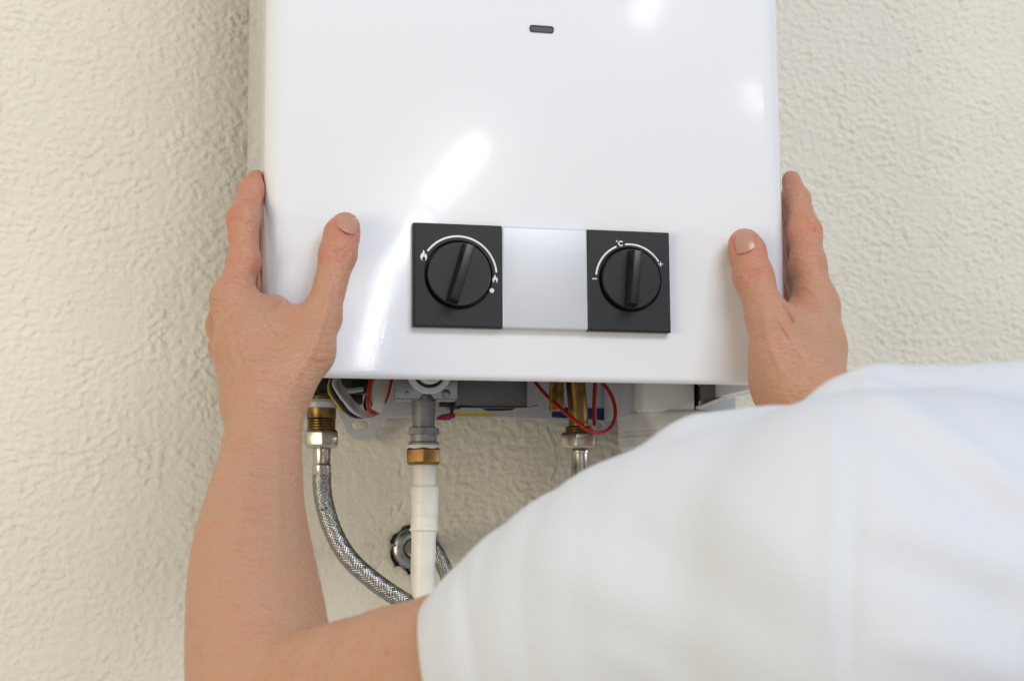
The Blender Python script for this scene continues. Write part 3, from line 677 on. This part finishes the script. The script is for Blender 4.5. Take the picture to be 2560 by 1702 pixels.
def surface_nets(f, lo, hi, h, B=8, newton=1):
    global BAND
    BAND = max(.022, B * h * 1.7)
    lo = np.array(lo, float); n = np.ceil((np.array(hi) - lo) / (h * B)).astype(int)
    I = np.stack(np.meshgrid(*[np.arange(k) for k in n], indexing='ij'), -1).reshape(-1, 3)
    ctr = lo + (I + .5) * B * h
    o = morton(I); I, ctr = I[o], ctr[o]
    d = np.concatenate([f(c) for c in np.array_split(ctr, max(1, len(ctr) // 400))])
    I = I[np.abs(d) < B * h * .87 * 1.35]
    g = np.stack(np.meshgrid(*[np.arange(B + 1)] * 3, indexing='ij'), -1).reshape(-1, 3)
    big = n * B + 4; mul = np.array([big[1] * big[2], big[2], 1], np.int64)
    offs = np.array([(0, 0, 0), (1, 0, 0), (0, 1, 0), (1, 1, 0), (0, 0, 1), (1, 0, 1), (0, 1, 1), (1, 1, 1)])
    edges = [(0, 1), (2, 3), (4, 5), (6, 7), (0, 2), (1, 3), (4, 6), (5, 7), (0, 4), (1, 5), (2, 6), (3, 7)]
    keys = []; verts = []; c8 = []; cells = []
    for ch in np.array_split(I, max(1, len(I) // 5)):
        G = (ch[:, None] * B + g[None]).reshape(-1, 3)
        v = f(lo + G * h).reshape(len(ch), B + 1, B + 1, B + 1)
        cor = np.stack([v[:, o[0]:B + o[0], o[1]:B + o[1], o[2]:B + o[2]] for o in offs], -1)
        s = cor < 0; act = s.any(-1) & ~s.all(-1)
        w = np.argwhere(act)
        if not len(w): continue
        cc_ = cor[act]; cell = ch[w[:, 0]] * B + w[:, 1:]
        acc = np.zeros((len(w), 3)); cnt = np.zeros(len(w))
        for a, b in edges:
            m = (cc_[:, a] < 0) != (cc_[:, b] < 0); va, vb = cc_[m, a], cc_[m, b]; t = va / (va - vb)
            acc[m] += offs[a] + t[:, None] * (offs[b] - offs[a]); cnt[m] += 1
        verts.append(lo + (cell + acc / cnt[:, None]) * h); keys.append((cell + 1) @ mul); c8.append(cc_); cells.append(cell)
    V = np.concatenate(verts); K = np.concatenate(keys); C8 = np.concatenate(c8)
    o = np.argsort(K); V, K, C8 = V[o], K[o], C8[o]; F = []
    for ax, e in ((0, 1), (1, 2), (2, 4)):
        m = (C8[:, 0] < 0) != (C8[:, e] < 0); k = K[m]; flip = C8[m, 0] < 0
        a, b = [x for x in range(3) if x != ax]
        if ax == 1: a, b = b, a
        q = np.stack([k, k - mul[a], k - mul[a] - mul[b], k - mul[b]], 1)
        idx = np.searchsorted(K, q); idx = np.minimum(idx, len(K) - 1); ok = (K[idx] == q).all(1)
        idx = idx[ok]; fl = flip[ok]; idx[fl] = idx[fl][:, ::-1]; F.append(idx)
    F = np.concatenate(F)
    for _ in range(newton):
        N, dv = gradient(f, V); V = V - N * np.clip(dv, -h, h)[:, None]
    return V, F
def gradient(f, V, e=.0006):
    N = np.zeros_like(V); dv = np.zeros(len(V))
    order = morton(np.floor(V / .004))
    for ch in np.array_split(order, max(1, len(V) // 2500)):
        p = V[ch]; k = len(p); r = f(np.concatenate([p] + [p + e * np.eye(3)[i] for i in range(3)]))
        dv[ch] = r[:k]
        for i in range(3): N[ch, i] = r[k * (i + 1):k * (i + 2)] - r[:k]
    return N / (np.linalg.norm(N, axis=1)[:, None] + 1e-9), dv

# --- left hand and arm, joints read off the photo at their own depths
LF = [Chain([J(577, 748, -.012, 50), J(610, 655, -.007, 43), J(608, 548, .000, 43), J(631, 476, .013, 36), J(642, 450, .021, 30)], .005),
      Chain([J(562, 812, .010, 46), J(606, 690, .020, 39), J(608, 590, .030, 38), J(624, 490, .055, 33), J(630, 462, .066, 28)], .005),
      Chain([J(566, 866, .030, 43), J(600, 655, .055, 36), J(618, 560, .078, 32), J(622, 528, .090, 27)], .005),
      Chain([J(580, 920, .046, 40), J(606, 765, .070, 32), J(618, 700, .088, 28), J(622, 668, .098, 24)], .005),
      Chain([J(806, 790, -.031, 47), J(845, 634, -.018, 47), J(855, 585, -.0125, 44), J(865, 563, -.0105, 36)], .006)]
LP = [(Chain([J(622, 1010, -.036, 70), J(600, 880, -.024, 60), J(576, 750, -.012, 53)], .01), .01),
      (Chain([J(618, 1010, -.020, 64), J(562, 814, .010, 47)]), .012), (Chain([J(618, 1020, -.006, 56), J(568, 868, .030, 45)]), .012),
      (Chain([J(625, 1030, .002, 50), J(582, 920, .046, 42)]), .012),
      (Chain([J(726, 955, -.046, 61), J(775, 880, -.040, 58), J(805, 800, -.031, 48)], .01), .010),
      (Chain([J(688, 955, -.034, 74), J(660, 860, -.024, 74), J(640, 790, -.016, 56)], .01), .014),
      (Chain([J(668, 850, -.022, 55), J(715, 812, -.020, 44), J(765, 810, -.026, 40)], .01), .012),
      (Chain([J(662, 800, -.012, 38), J(690, 770, -.0105, 32)], .01), .010)]
armY = [(666, 985, -.036, 104), (664, 1035, -.041, 100), (657, 1095, -.050, 102), (648, 1175, -.062, 113), (637, 1260, -.077, 129), (630, 1350, -.095, 150), (632, 1448, -.114, 168), (640, 1546, -.134, 181), (648, 1650, -.153, 190), (655, 1745, -.168, 195)]
LA = [(Chain([J(*a) for a in armY], .0012, sub=2), .010),
      (Chain([J(662, 1770, -.172, 186), J(800, 1766, -.195, 200), J(1000, 1732, -.228, 220), J(1300, 1690, -.272, 255), J(1700, 1620, -.318, 310), J(2180, 1540, -.366, 400)], .0015, sub=2), .008)]
# --- right hand and arm
RF = [Chain([J(2040, 762, -.010, 50), J(2020, 660, -.003, 43), J(2012, 582, .006, 41), J(1990, 500, .022, 34), J(1978, 450, .032, 25)], .005),
      Chain([J(2038, 825, .012, 46), J(2006, 628, .032, 39), J(1978, 530, .052, 33), J(1970, 500, .062, 28)], .005),
      Chain([J(2042, 880, .032, 44), J(2000, 695, .056, 36), J(1966, 600, .078, 32), J(1960, 570, .088, 27)], .005),
      Chain([J(2030, 930, .048, 40), J(1990, 790, .072, 32), J(1962, 715, .088, 28), J(1956, 690, .096, 24)], .005),
      Chain([J(1920, 800, -.030, 50), J(1883, 692, -.018, 47), J(1867, 628, -.0125, 44), J(1860, 608, -.0105, 37)], .006)]
RP = [(Chain([J(2030, 1000, -.036, 76), J(2040, 870, -.024, 62), J(2042, 762, -.010, 52)], .01), .01),
      (Chain([J(2040, 1000, -.020, 66), J(2040, 825, .012, 48)]), .012), (Chain([J(2040, 1010, -.006, 56), J(2044, 880, .032, 46)]), .012),
      (Chain([J(2035, 1020, .002, 50), J(2030, 930, .048, 42)]), .012),
      (Chain([J(1985, 970, -.050, 66), J(1944, 885, -.042, 61), J(1920, 800, -.030, 51)], .01), .010),
      (Chain([J(1995, 960, -.036, 80), J(2005, 870, -.026, 72), J(2018, 800, -.014, 54)], .01), .014),
      (Chain([J(2010, 850, -.022, 54), J(1985, 825, -.019, 44), J(1950, 820, -.024, 40)], .01), .012)]
rw = J(2010, 990, -.042, 104); re = np.append(rw[:3] + np.array([.115, -.13, -.15]), .040)
SL = U(2180, 1480, -.366); SR = SL + np.array([.44, .10, .0])
mid = SL * .42 + SR * .58; neck = mid + np.array([.03, -.02, .06]); head = mid + np.array([.10, -.06, .19])
RA = [(Chain([np.append(rw[:3] * .5 + U(1995, 930, -.035) * .5, rw[3] * 1.0), rw, np.append(rw[:3] * .5 + re[:3] * .5 + np.array([.008, 0, .0]), .036), re], .0012, sub=2), .010),
      (Chain([re, np.append(re[:3] * .5 + SR * .5, .045), np.append(SR, .055)], .01), .014)]
yv = np.array([-.28, .95, 0]); yv /= np.linalg.norm(yv)
TR = [(Chain([np.append(SL + [.03, .0, -.01], .05), np.append(SR + [-.03, 0, -.01], .05)]), .03),
      (Chain([np.append(mid + [0, .0, -.07], .125), np.append(mid + [0, .02, -.30], .115), np.append(mid + [0, .02, -.52], .125)], .02, flat=(yv, 1.35)), .05),
      (Chain([np.append(mid + [0, 0, -.01], .055), np.append(neck, .050), np.append(head + [0, -.01, -.08], .050)], .01), .03),
      (Chain([np.append(head + [0, -.02, .02], .083), np.append(head + [0, .02, .03], .080)], .01), .02),
      (Chain([np.append(head + [-.02, .055, -.02], .050), np.append(head + [-.024, .07, -.075], .030)], .01), .02),
      (Chain([np.append(head + [-.031, .098, .015], .008), np.append(head + [-.034, .112, -.015], .012)], .006), .01),
      (Chain([np.append(head + [-.026, .088, -.048], .014), np.append(head + [-.006, .09, -.046], .012)], .006), .008)]
for s_ in (-1, 1): TR.append((Chain([np.append(head + [s_ * .083, 0, .012], .014), np.append(head + [s_ * .083, -.005, -.018], .009)], .006), .006))

def hand(P, fingers, palm, arm):
    d = union(P, palm + arm, .01); fd = np.full(len(P), BAND * 1.15)
    for c in fingers[:4]:
        if not far(c, P, BAND): fd = smin(fd, c(P), .0018)
    d = smin(d, fd, .007)
    if not far(fingers[4], P, BAND): d = smin(d, fingers[4](P), .007)
    return d
def body_sd(P):
    a = hand(P, LF, LP, LA); b = hand(P, RF, RP, RA)
    d = np.minimum(a, b); d = smin(d, union(P, TR, .03), .03)
    return smax(d + .0011, -heater_sd(P) + .0002, .0015)

BUMPS = []   # (polyline in photo px, width px, height m)
def bump(pts, wpx, hgt): BUMPS.append((pts, wpx, hgt * (1.9 if hgt < 0 else 1.5)))
# knuckle folds, web creases, tendons and veins of the left hand
for dy, l in ((0, 0), (12, 4), (22, 0), (-10, 6)): bump([(566 + l, 534 + dy), (590, 526 + dy), (612 - l, 532 + dy)], 3.2, -.00045)
for dy, l in ((0, 0), (10, 5), (-9, 8), (19, 8)): bump([(826 + l, 620 + dy), (850, 634 + dy), (882 - l, 626 + dy)], 3.2, -.00045)
bump([(741, 753), (752, 738), (760, 722)], 5, -.0014); bump([(741, 753), (722, 740), (706, 722)], 7, -.0006)
bump([(845, 566), (864, 570), (884, 586)], 3, -.0004)
for i, p in enumerate(([(610, 895), (640, 886), (680, 890), (720, 905)], [(600, 905), (650, 897), (700, 905)], [(660, 858), (690, 872), (715, 868)], [(770, 830), (800, 838), (840, 836)], [(768, 850), (800, 858), (838, 858)], [(760, 872), (795, 880), (832, 880)], [(752, 900), (785, 905), (822, 905)], [(640, 925), (690, 930), (735, 950)], [(560, 700), (580, 690), (605, 694)], [(556, 712), (580, 702), (610, 708)])):
    bump(p, 3.0, -.0003)
bump([(585, 760), (600, 840), (622, 930)], 9, .0007); bump([(640, 740), (655, 800), (690, 850), (720, 880)], 8, .0006)
bump([(828, 690), (812, 780), (780, 880), (730, 960)], 9, .0006); bump([(562, 800), (580, 870), (600, 940)], 9, .0006)
bump([(668, 780), (690, 760), (700, 740)], 7, -.0005); bump([(625, 690), (640, 720), (652, 752)], 7, .0005)
for q in (((838, 545), (836, 558), (838, 568), (848, 575)), ((846, 573), (864, 581), (882, 593)), ((893, 588), (900, 575), (904, 556)), ((1831, 596), (1832, 616), (1838, 634)), ((1838, 638), (1862, 634), (1890, 620)), ((1897, 612), (1892, 596), (1884, 584))): bump(q, 3.2, -.0004)
# right hand
for dy, l in ((0, 0), (9, 6), (-9, 10)): bump([(2000 + l, 556 + dy), (2025, 562 + dy), (2054, 574 + dy)], 3.2, -.00045)
for dy, l in ((0, 0), (9, 5), (-9, 8)): bump([(1858 + l, 684 + dy), (1884, 688 + dy), (1918 - l, 676 + dy)], 3.2, -.00045)
bump([(1960, 755), (1975, 780), (1986, 806)], 5, -.0015)
for i in range(7): bump([(1962 + 4 * i, 745 - i * 5), (1990 + 6 * i, 745 - i * 2), (2020 + 6 * i, 775 + i * 4)], 3.0, -.00032)
for i in range(6): bump([(1950 + 7 * i, 850 + 14 * i), (1980 + 7 * i, 868 + 14 * i), (2014 + 5 * i, 905 + 12 * i)], 3.2, -.00032)
for i in range(4): bump([(1880, 838 + 5 * i), (1925, 845 + 6 * i), (1965, 850 + 9 * i)], 3.0, -.00026)
for i in range(3): bump([(1932 + 8 * i, 790 + 10 * i), (1955 + 8 * i, 815 + 12 * i), (1975 + 8 * i, 850 + 12 * i)], 3.0, -.00028)
bump([(2060, 770), (2062, 850), (2052, 930)], 10, .0007); bump([(1905, 760), (1922, 850), (1965, 950)], 10, .0006)
bump([(640, 800), (626, 890), (648, 985), (640, 1090)], 10, .0004); bump([(640, 1090), (615, 1230), (585, 1380), (560, 1520)], 15, .0005)
bump([(700, 1090), (690, 1220), (700, 1370)], 14, .0004)
def apply_bumps(V, N):
    px, py = PX(V); face = (N * (CAM - V)).sum(1) / np.linalg.norm(CAM - V, axis=1); w = np.clip(face / .3, 0, 1) * (V[:, 1] < .03)
    D = np.zeros(len(V)); rng = np.random.RandomState(2)
    for pts, wd, hg in BUMPS:
        P_ = spline(pts, 5) if len(pts) > 2 else np.array(pts)
        bb = (px > P_[:, 0].min() - 4 * wd) & (px < P_[:, 0].max() + 4 * wd) & (py > P_[:, 1].min() - 4 * wd) & (py < P_[:, 1].max() + 4 * wd)
        if not bb.any(): continue
        d, t = pl_dist(px[bb], py[bb], P_); taper = np.clip(np.minimum(t, 1 - t) / .25, 0, 1) ** .7
        D[bb] += hg * np.exp(-(d / wd) ** 2) * taper
    return V + N * (D * w)[:, None], np.clip(-D * w / .0009, 0, 1)

def skin_material():
    m = bpy.data.materials.new('skin'); m.use_nodes = True; nt = m.node_tree; p = nt.nodes['Principled BSDF']; L = nt.links.new
    at = nt.nodes.new('ShaderNodeAttribute'); at.attribute_name = 'flush'
    tc = nt.nodes.new('ShaderNodeTexCoord'); n = nt.nodes.new('ShaderNodeTexNoise'); n.inputs['Scale'].default_value = 70; n.inputs['Detail'].default_value = 6
    L(tc.outputs['Object'], n.inputs['Vector'])
    ad = nt.nodes.new('ShaderNodeMath'); ad.operation = 'MULTIPLY_ADD'; ad.inputs[1].default_value = 1.3; ad.inputs[2].default_value = -.58; L(n.outputs[0], ad.inputs[0])
    sm = nt.nodes.new('ShaderNodeMath'); sm.operation = 'ADD'; sm.use_clamp = True; L(ad.outputs[0], sm.inputs[0]); L(at.outputs['Fac'], sm.inputs[1])
    mx = nt.nodes.new('ShaderNodeMix'); mx.data_type = 'RGBA'; mx.inputs[6].default_value = (.505, .280, .180, 1); mx.inputs[7].default_value = (.55, .215, .142, 1); L(sm.outputs[0], mx.inputs[0])
    # small darker spots
    v = nt.nodes.new('ShaderNodeTexVoronoi'); v.inputs['Scale'].default_value = 95; L(tc.outputs['Object'], v.inputs['Vector'])
    r = nt.nodes.new('ShaderNodeMapRange'); r.inputs[1].default_value = .05; r.inputs[2].default_value = .13; r.inputs[3].default_value = .5; r.inputs[4].default_value = 0; L(v.outputs['Distance'], r.inputs[0])
    n3 = nt.nodes.new('ShaderNodeTexNoise'); n3.inputs['Scale'].default_value = 30; L(tc.outputs['Object'], n3.inputs['Vector'])
    r3 = nt.nodes.new('ShaderNodeMapRange'); r3.inputs[1].default_value = .54; r3.inputs[2].default_value = .62; L(n3.outputs[0], r3.inputs[0])
    mu = nt.nodes.new('ShaderNodeMath'); mu.operation = 'MULTIPLY'; L(r.outputs[0], mu.inputs[0]); L(r3.outputs[0], mu.inputs[1])
    m2 = nt.nodes.new('ShaderNodeMix'); m2.data_type = 'RGBA'; m2.inputs[7].default_value = (.30, .13, .08, 1); L(mu.outputs[0], m2.inputs[0]); L(mx.outputs[2], m2.inputs[6]); L(m2.outputs[2], p.inputs['Base Color'])
    p.inputs['Roughness'].default_value = .41; p.inputs['Specular IOR Level'].default_value = .4
    p.inputs['Subsurface Weight'].default_value = .13; p.inputs['Subsurface Radius'].default_value = (1, .35, .18); p.inputs['Subsurface Scale'].default_value = .004
    # pores and fine lines
    v2 = nt.nodes.new('ShaderNodeTexVoronoi'); v2.feature = 'DISTANCE_TO_EDGE'; v2.inputs['Scale'].default_value = 620
    mp = nt.nodes.new('ShaderNodeMapping'); mp.inputs['Scale'].default_value = (1, 1, .55); L(tc.outputs['Object'], mp.inputs[0]); L(mp.outputs[0], v2.inputs['Vector'])
    n4 = nt.nodes.new('ShaderNodeTexNoise'); n4.inputs['Scale'].default_value = 260; n4.inputs['Detail'].default_value = 4; L(tc.outputs['Object'], n4.inputs['Vector'])
    a4 = nt.nodes.new('ShaderNodeMath'); a4.operation = 'MULTIPLY_ADD'; a4.inputs[1].default_value = .5; L(v2.outputs['Distance'], a4.inputs[0]); L(n4.outputs[0], a4.inputs[2])
    mp5 = nt.nodes.new('ShaderNodeMapping'); mp5.inputs['Scale'].default_value = (150, 150, 620); mp5.inputs['Rotation'].default_value = (0, .25, 0); L(tc.outputs['Object'], mp5.inputs[0])
    n5 = nt.nodes.new('ShaderNodeTexNoise'); n5.inputs['Scale'].default_value = 1.0; n5.inputs['Detail'].default_value = 4; n5.inputs['Distortion'].default_value = .6; L(mp5.outputs[0], n5.inputs['Vector'])
    a5 = nt.nodes.new('ShaderNodeMath'); a5.operation = 'MULTIPLY_ADD'; a5.inputs[1].default_value = .9; L(n5.outputs[0], a5.inputs[0]); L(a4.outputs[0], a5.inputs[2])
    b = nt.nodes.new('ShaderNodeBump'); b.inputs['Strength'].default_value = 1.0; b.inputs['Distance'].default_value = .0009; L(a5.outputs[0], b.inputs['Height']); L(b.outputs[0], p.inputs['Normal'])
    return m
M['skin'] = skin_material()
M['nail'] = mat('fingernail', (.49, .262, .195, 1), .26, bump=.00003, bscale=900); M['nail'].node_tree.nodes['Principled BSDF'].inputs['Subsurface Weight'].default_value = .15
M['nail'].node_tree.nodes['Principled BSDF'].inputs['Subsurface Scale'].default_value = .002

person = tag(empty('person', tuple(mid + np.array([0, .02, -.60]))), 'person in a white short-sleeved shirt holding the heater with both hands', 'person')
porg = np.array(person.location)
def build_body():
    j = np.concatenate([c.j for c in LF] + [c.j for c, _ in LP + LA]); j = j[j[:, 1] > -.30]
    V1, F1 = surface_nets(body_sd, (j[:, :3] - j[:, 3:]).min(0) - .004, (j[:, :3] + j[:, 3:]).max(0) + .004, .0009)
    cut = U(1330, 1500, -.27)[0]                       # inside the sleeve
    j2 = np.concatenate([c.j for c in RF] + [c.j for c, _ in RP]); lo2 = (j2[:, :3] - j2[:, 3:]).min(0) - .004; hi2 = (j2[:, :3] + j2[:, 3:]).max(0) + .004
    lo2 = np.minimum(lo2, rw[:3] - np.array([.05, .075, .055])); hi2 = np.maximum(hi2, rw[:3] + np.array([.07, .05, .02]))
    V2, F2 = surface_nets(body_sd, lo2, hi2, .0009)
    c3 = np.concatenate([c.j for c, _ in TR + RA + LA]); lo3 = (c3[:, :3] - c3[:, 3:]).min(0) - .01; hi3 = (c3[:, :3] + c3[:, 3:]).max(0) + .01
    V3, F3 = surface_nets(body_sd, lo3, hi3, .005)
    zc = rw[2] - .016
    k1 = V1[F1].mean(1); F1 = F1[k1[:, 0] < cut]
    k2 = V2[F2].mean(1); F2 = F2[(k2[:, 2] > zc)]
    k3 = V3[F3].mean(1); F3 = F3[(k3[:, 0] > cut - .004) & ~((k3[:, 2] > zc + .006) & (k3[:, 1] > -.125) & (k3[:, 0] < hi2[0]))]
    V = np.concatenate([V1, V2, V3]); F = np.concatenate([F1, F2 + len(V1), F3 + len(V1) + len(V2)])
    used = np.zeros(len(V), bool); used[F.ravel()] = True; mp = np.cumsum(used) - 1; V = V[used]; F = mp[F]
    N, _ = gradient(body_sd, V); Vd, crs = apply_bumps(V, N)
    me = mesh_np('body', Vd - porg, F)
    fl = np.zeros(len(V))
    for c in LF + RF:
        for i in range(len(c.j)):
            fl += (.55 if i > 0 else .3) * np.exp(-(np.linalg.norm(V - c.j[i, :3], axis=1) / .017) ** 2)
    a = me.attributes.new('flush', 'FLOAT', 'POINT'); a.data.foreach_set('value', np.clip(fl * .9 + crs * .45, 0, 1).astype(np.float32))
    return new_obj('body', me, M['skin'], person)
body = build_body()
def nail(corners, n=14, lift=.0005):
    """corners in photo px (outer tip side left, right, root right, left) laid on the finger's own surface"""
    c0 = np.array(corners, float); V = []; tl, tr, br_, bl = c0
    for i in range(n + 1):
        for k in range(n + 1):
            u, v = i / n, k / n; p = (tl * (1 - u) + tr * u) * (1 - v) + (bl * (1 - u) + br_ * u) * v
            ax = (tl + tr - bl - br_) / 2; p = p + ax * (.10 * (1 - (2 * u - 1) ** 2) * (1 - v) - .16 * (1 - (2 * u - 1) ** 2) * v)
            V.append(p)
    V = np.array(V); d = _f + np.outer(V[:, 0] - W / 2, _r) / FPX - np.outer(V[:, 1] - H / 2, _u) / FPX; d /= np.linalg.norm(d, axis=1)[:, None]
    t = np.full(len(V), .74)
    for _ in range(60): t += np.clip(body_sd(CAM + d * t[:, None]), -.004, .02) * .9
    P_ = CAM + d * t[:, None]; N, _ = gradient(body_sd, P_)
    G = np.arange((n + 1) ** 2).reshape(n + 1, n + 1); uu = np.abs(np.linspace(-1, 1, n + 1))[:, None] * np.ones(n + 1); vv = np.ones(n + 1)[:, None] * np.linspace(0, 1, n + 1)
    rim = np.minimum(1 - uu, np.minimum(vv, .5)).clip(0, .14) / .14; lf = (-.0006 + (lift + .0006) * np.sqrt(rim)).ravel()
    # root corners rounded off
    F = [(G[i, k], G[i + 1, k], G[i + 1, k + 1], G[i, k + 1]) for i in range(n) for k in range(n)]
    me = mesh_np('fingernail', P_ + N * lf[:, None] - porg, np.array(F)); o = new_obj('fingernail', me, M['nail'], body); return o
nail([(845, 541), (898, 547), (889, 588), (842, 566)]); nail([(1836, 582), (1879, 578), (1893, 613), (1838, 634)])

# --- shirt
SC = Chain([J(1165, 1745, -.256, 226), J(1290, 1695, -.272, 290), J(1440, 1640, -.292, 360), J(1680, 1585, -.318, 438), J(1900, 1565, -.340, 480), J(2020, 1560, -.352, 495)], .001, sub=2)
SS = [(SC, .004), (Chain([J(2150, 1560, -.364, 505), J(2350, 1540, -.38, 515), np.append(mid + [-.06, -.01, -.02], .064)], .001, sub=2), .004),
      (Chain([J(1770, 1190, -.328, 150), J(1930, 1180, -.342, 152)], .002), .006),
      (Chain([J(2140, 1066, -.343, 122), J(2210, 1045, -.346, 124), J(2330, 1050, -.352, 122), J(2560, 1052, -.362, 130), J(2800, 1070, -.37, 150)], .002), .012),
      (Chain([np.append(mid + [-.06, -.01, -.02], .060), np.append(SR + [-.02, 0, -.005], .066)]), .03),
      (Chain([np.append(SR + [-.02, 0, -.005], .068), np.append(SR * .55 + re[:3] * .45, .062)]), .02),
      (Chain([np.append(mid + [0, .0, -.07], .145), np.append(mid + [0, .02, -.30], .140), np.append(mid + [0, .02, -.56], .150)], .02, flat=(yv, 1.3)), .03)]
hemA = U(1056, 1520, -.250); hemB = U(1100, 1702, -.240)
hax = J(1290, 1640, -.272, 1)[:3] - J(1160, 1700, -.256, 1)[:3]; hax /= np.linalg.norm(hax)
hv = hemB - hemA; hn = np.cross(np.cross(hv, hax), hv); hn = hax - hv * (hax @ hv) / (hv @ hv); hn /= np.linalg.norm(hn)
hc = np.cross(hemA - CAM, hemB - CAM); hc /= np.linalg.norm(hc); hc *= np.sign(hc @ hn); hn = .72 * hc + .28 * hn; hn /= np.linalg.norm(hn)
inn = Chain([np.append(SC.j[0, :3] - hax * .06, SC.j[0, 3] - .0032), np.append(SC.j[0, :3] + hax * .03, SC.j[0, 3] - .001)], .01)
def shirt_sd(P):
    d = union(P, SS, .03)
    d = smax(d, -((P - hemA) @ hn), .003)
    d = smax(d, -inn(P), .002)
    nk = np.linalg.norm(P - (neck + np.array([0, .01, .02])), axis=1) - .085
    return smax(d, -nk, .006)
FOLDS = [([(2105, 935), (2230, 1010), (2400, 1130), (2600, 1270)], 42, .0034), ([(2150, 1020), (2300, 1115), (2460, 1240), (2600, 1340)], 55, -.0018),
         ([(2150, 1290), (2330, 1340), (2580, 1440)], 60, .0014), ([(2180, 1390), (2330, 1440), (2580, 1540)], 60, -.0014),
         ([(2130, 960), (2132, 1200), (2126, 1460), (2122, 1720)], 22, -.0013), ([(2088, 980), (2090, 1250), (2084, 1700)], 26, .0008),
         ([(1340, 1400), (1560, 1500), (1760, 1640)], 70, .0012), ([(1480, 1280), (1720, 1420), (1960, 1600)], 70, -.0012), ([(1700, 1180), (1900, 1330), (2080, 1500)], 70, .0010),
         ([(2200, 1600), (2400, 1640), (2600, 1700)], 55, .0014), ([(1500, 1620), (1640, 1680), (1740, 1760)], 45, .001)]
def build_shirt():
    j = np.concatenate([c.j for c, _ in SS])
    V, F = surface_nets(shirt_sd, (j[:, :3] - j[:, 3:]).min(0) - .01, (j[:, :3] + j[:, 3:]).max(0) + .01, .0027, newton=1)
    N, _ = gradient(shirt_sd, V, .001); px, py = PX(V); face = np.clip((N * (CAM - V)).sum(1) / np.linalg.norm(CAM - V, axis=1) / .35, 0, 1)
    D = np.zeros(len(V))
    for pts, wd, hg in FOLDS:
        P_ = spline(pts, 5) if len(pts) > 2 else np.array(pts); d, t = pl_dist(px, py, P_)
        D += hg * np.exp(-(d / wd) ** 2) * np.clip(np.minimum(t + .08, 1.1 - t) / .25, 0, 1)
    hd = (V - hemA) @ hn; near = np.exp(-(np.linalg.norm(V - SC.j[0, :3], axis=1) / .09) ** 4)
    D += near * (.0009 * np.exp(-((hd - .010) / .007) ** 2) - .0015 * np.exp(-((hd - .021) / .0028) ** 2))
    n = Noise2(31); D2 = .0010 * n(V[:, 0] / .06 + V[:, 2] / .05, V[:, 1] / .07 + V[:, 2] / .09)
    me = mesh_np('shirt', V + N * (D * face + D2)[:, None] - porg, F)
    return new_obj('shirt', me, M['shirt'], person)
build_shirt()
# --- hair
HC = [(Chain([np.append(head + [0, -.03, .03], .091), np.append(head + [0, .012, .045], .084)], .01), .02), (Chain([np.append(head + [.0, -.055, .0], .07), np.append(head + [.0, -.06, -.07], .045)], .02), .03)]
def hair_sd(P):
    d = union(P, HC, .02); fc = np.linalg.norm((P - (head + np.array([-.02, .11, -.03]))) * [1, 1, .8], axis=1) - .085; return smax(d, -fc, .006)
def build_hair():
    j = np.concatenate([c.j for c, _ in HC]); V, F = surface_nets(hair_sd, (j[:, :3] - j[:, 3:]).min(0) - .01, (j[:, :3] + j[:, 3:]).max(0) + .01, .003, newton=1)
    N, _ = gradient(hair_sd, V, .001); n = Noise2(5); ang = np.arctan2(V[:, 1] - head[1], V[:, 0] - head[0])
    V = V + N * (.0018 * n(ang * 26, V[:, 2] / .03) + .003 * n(ang * 7, V[:, 2] / .05))[:, None]
    return new_obj('hair', mesh_np('hair', V - porg, F), M['hair'], person)
build_hair()
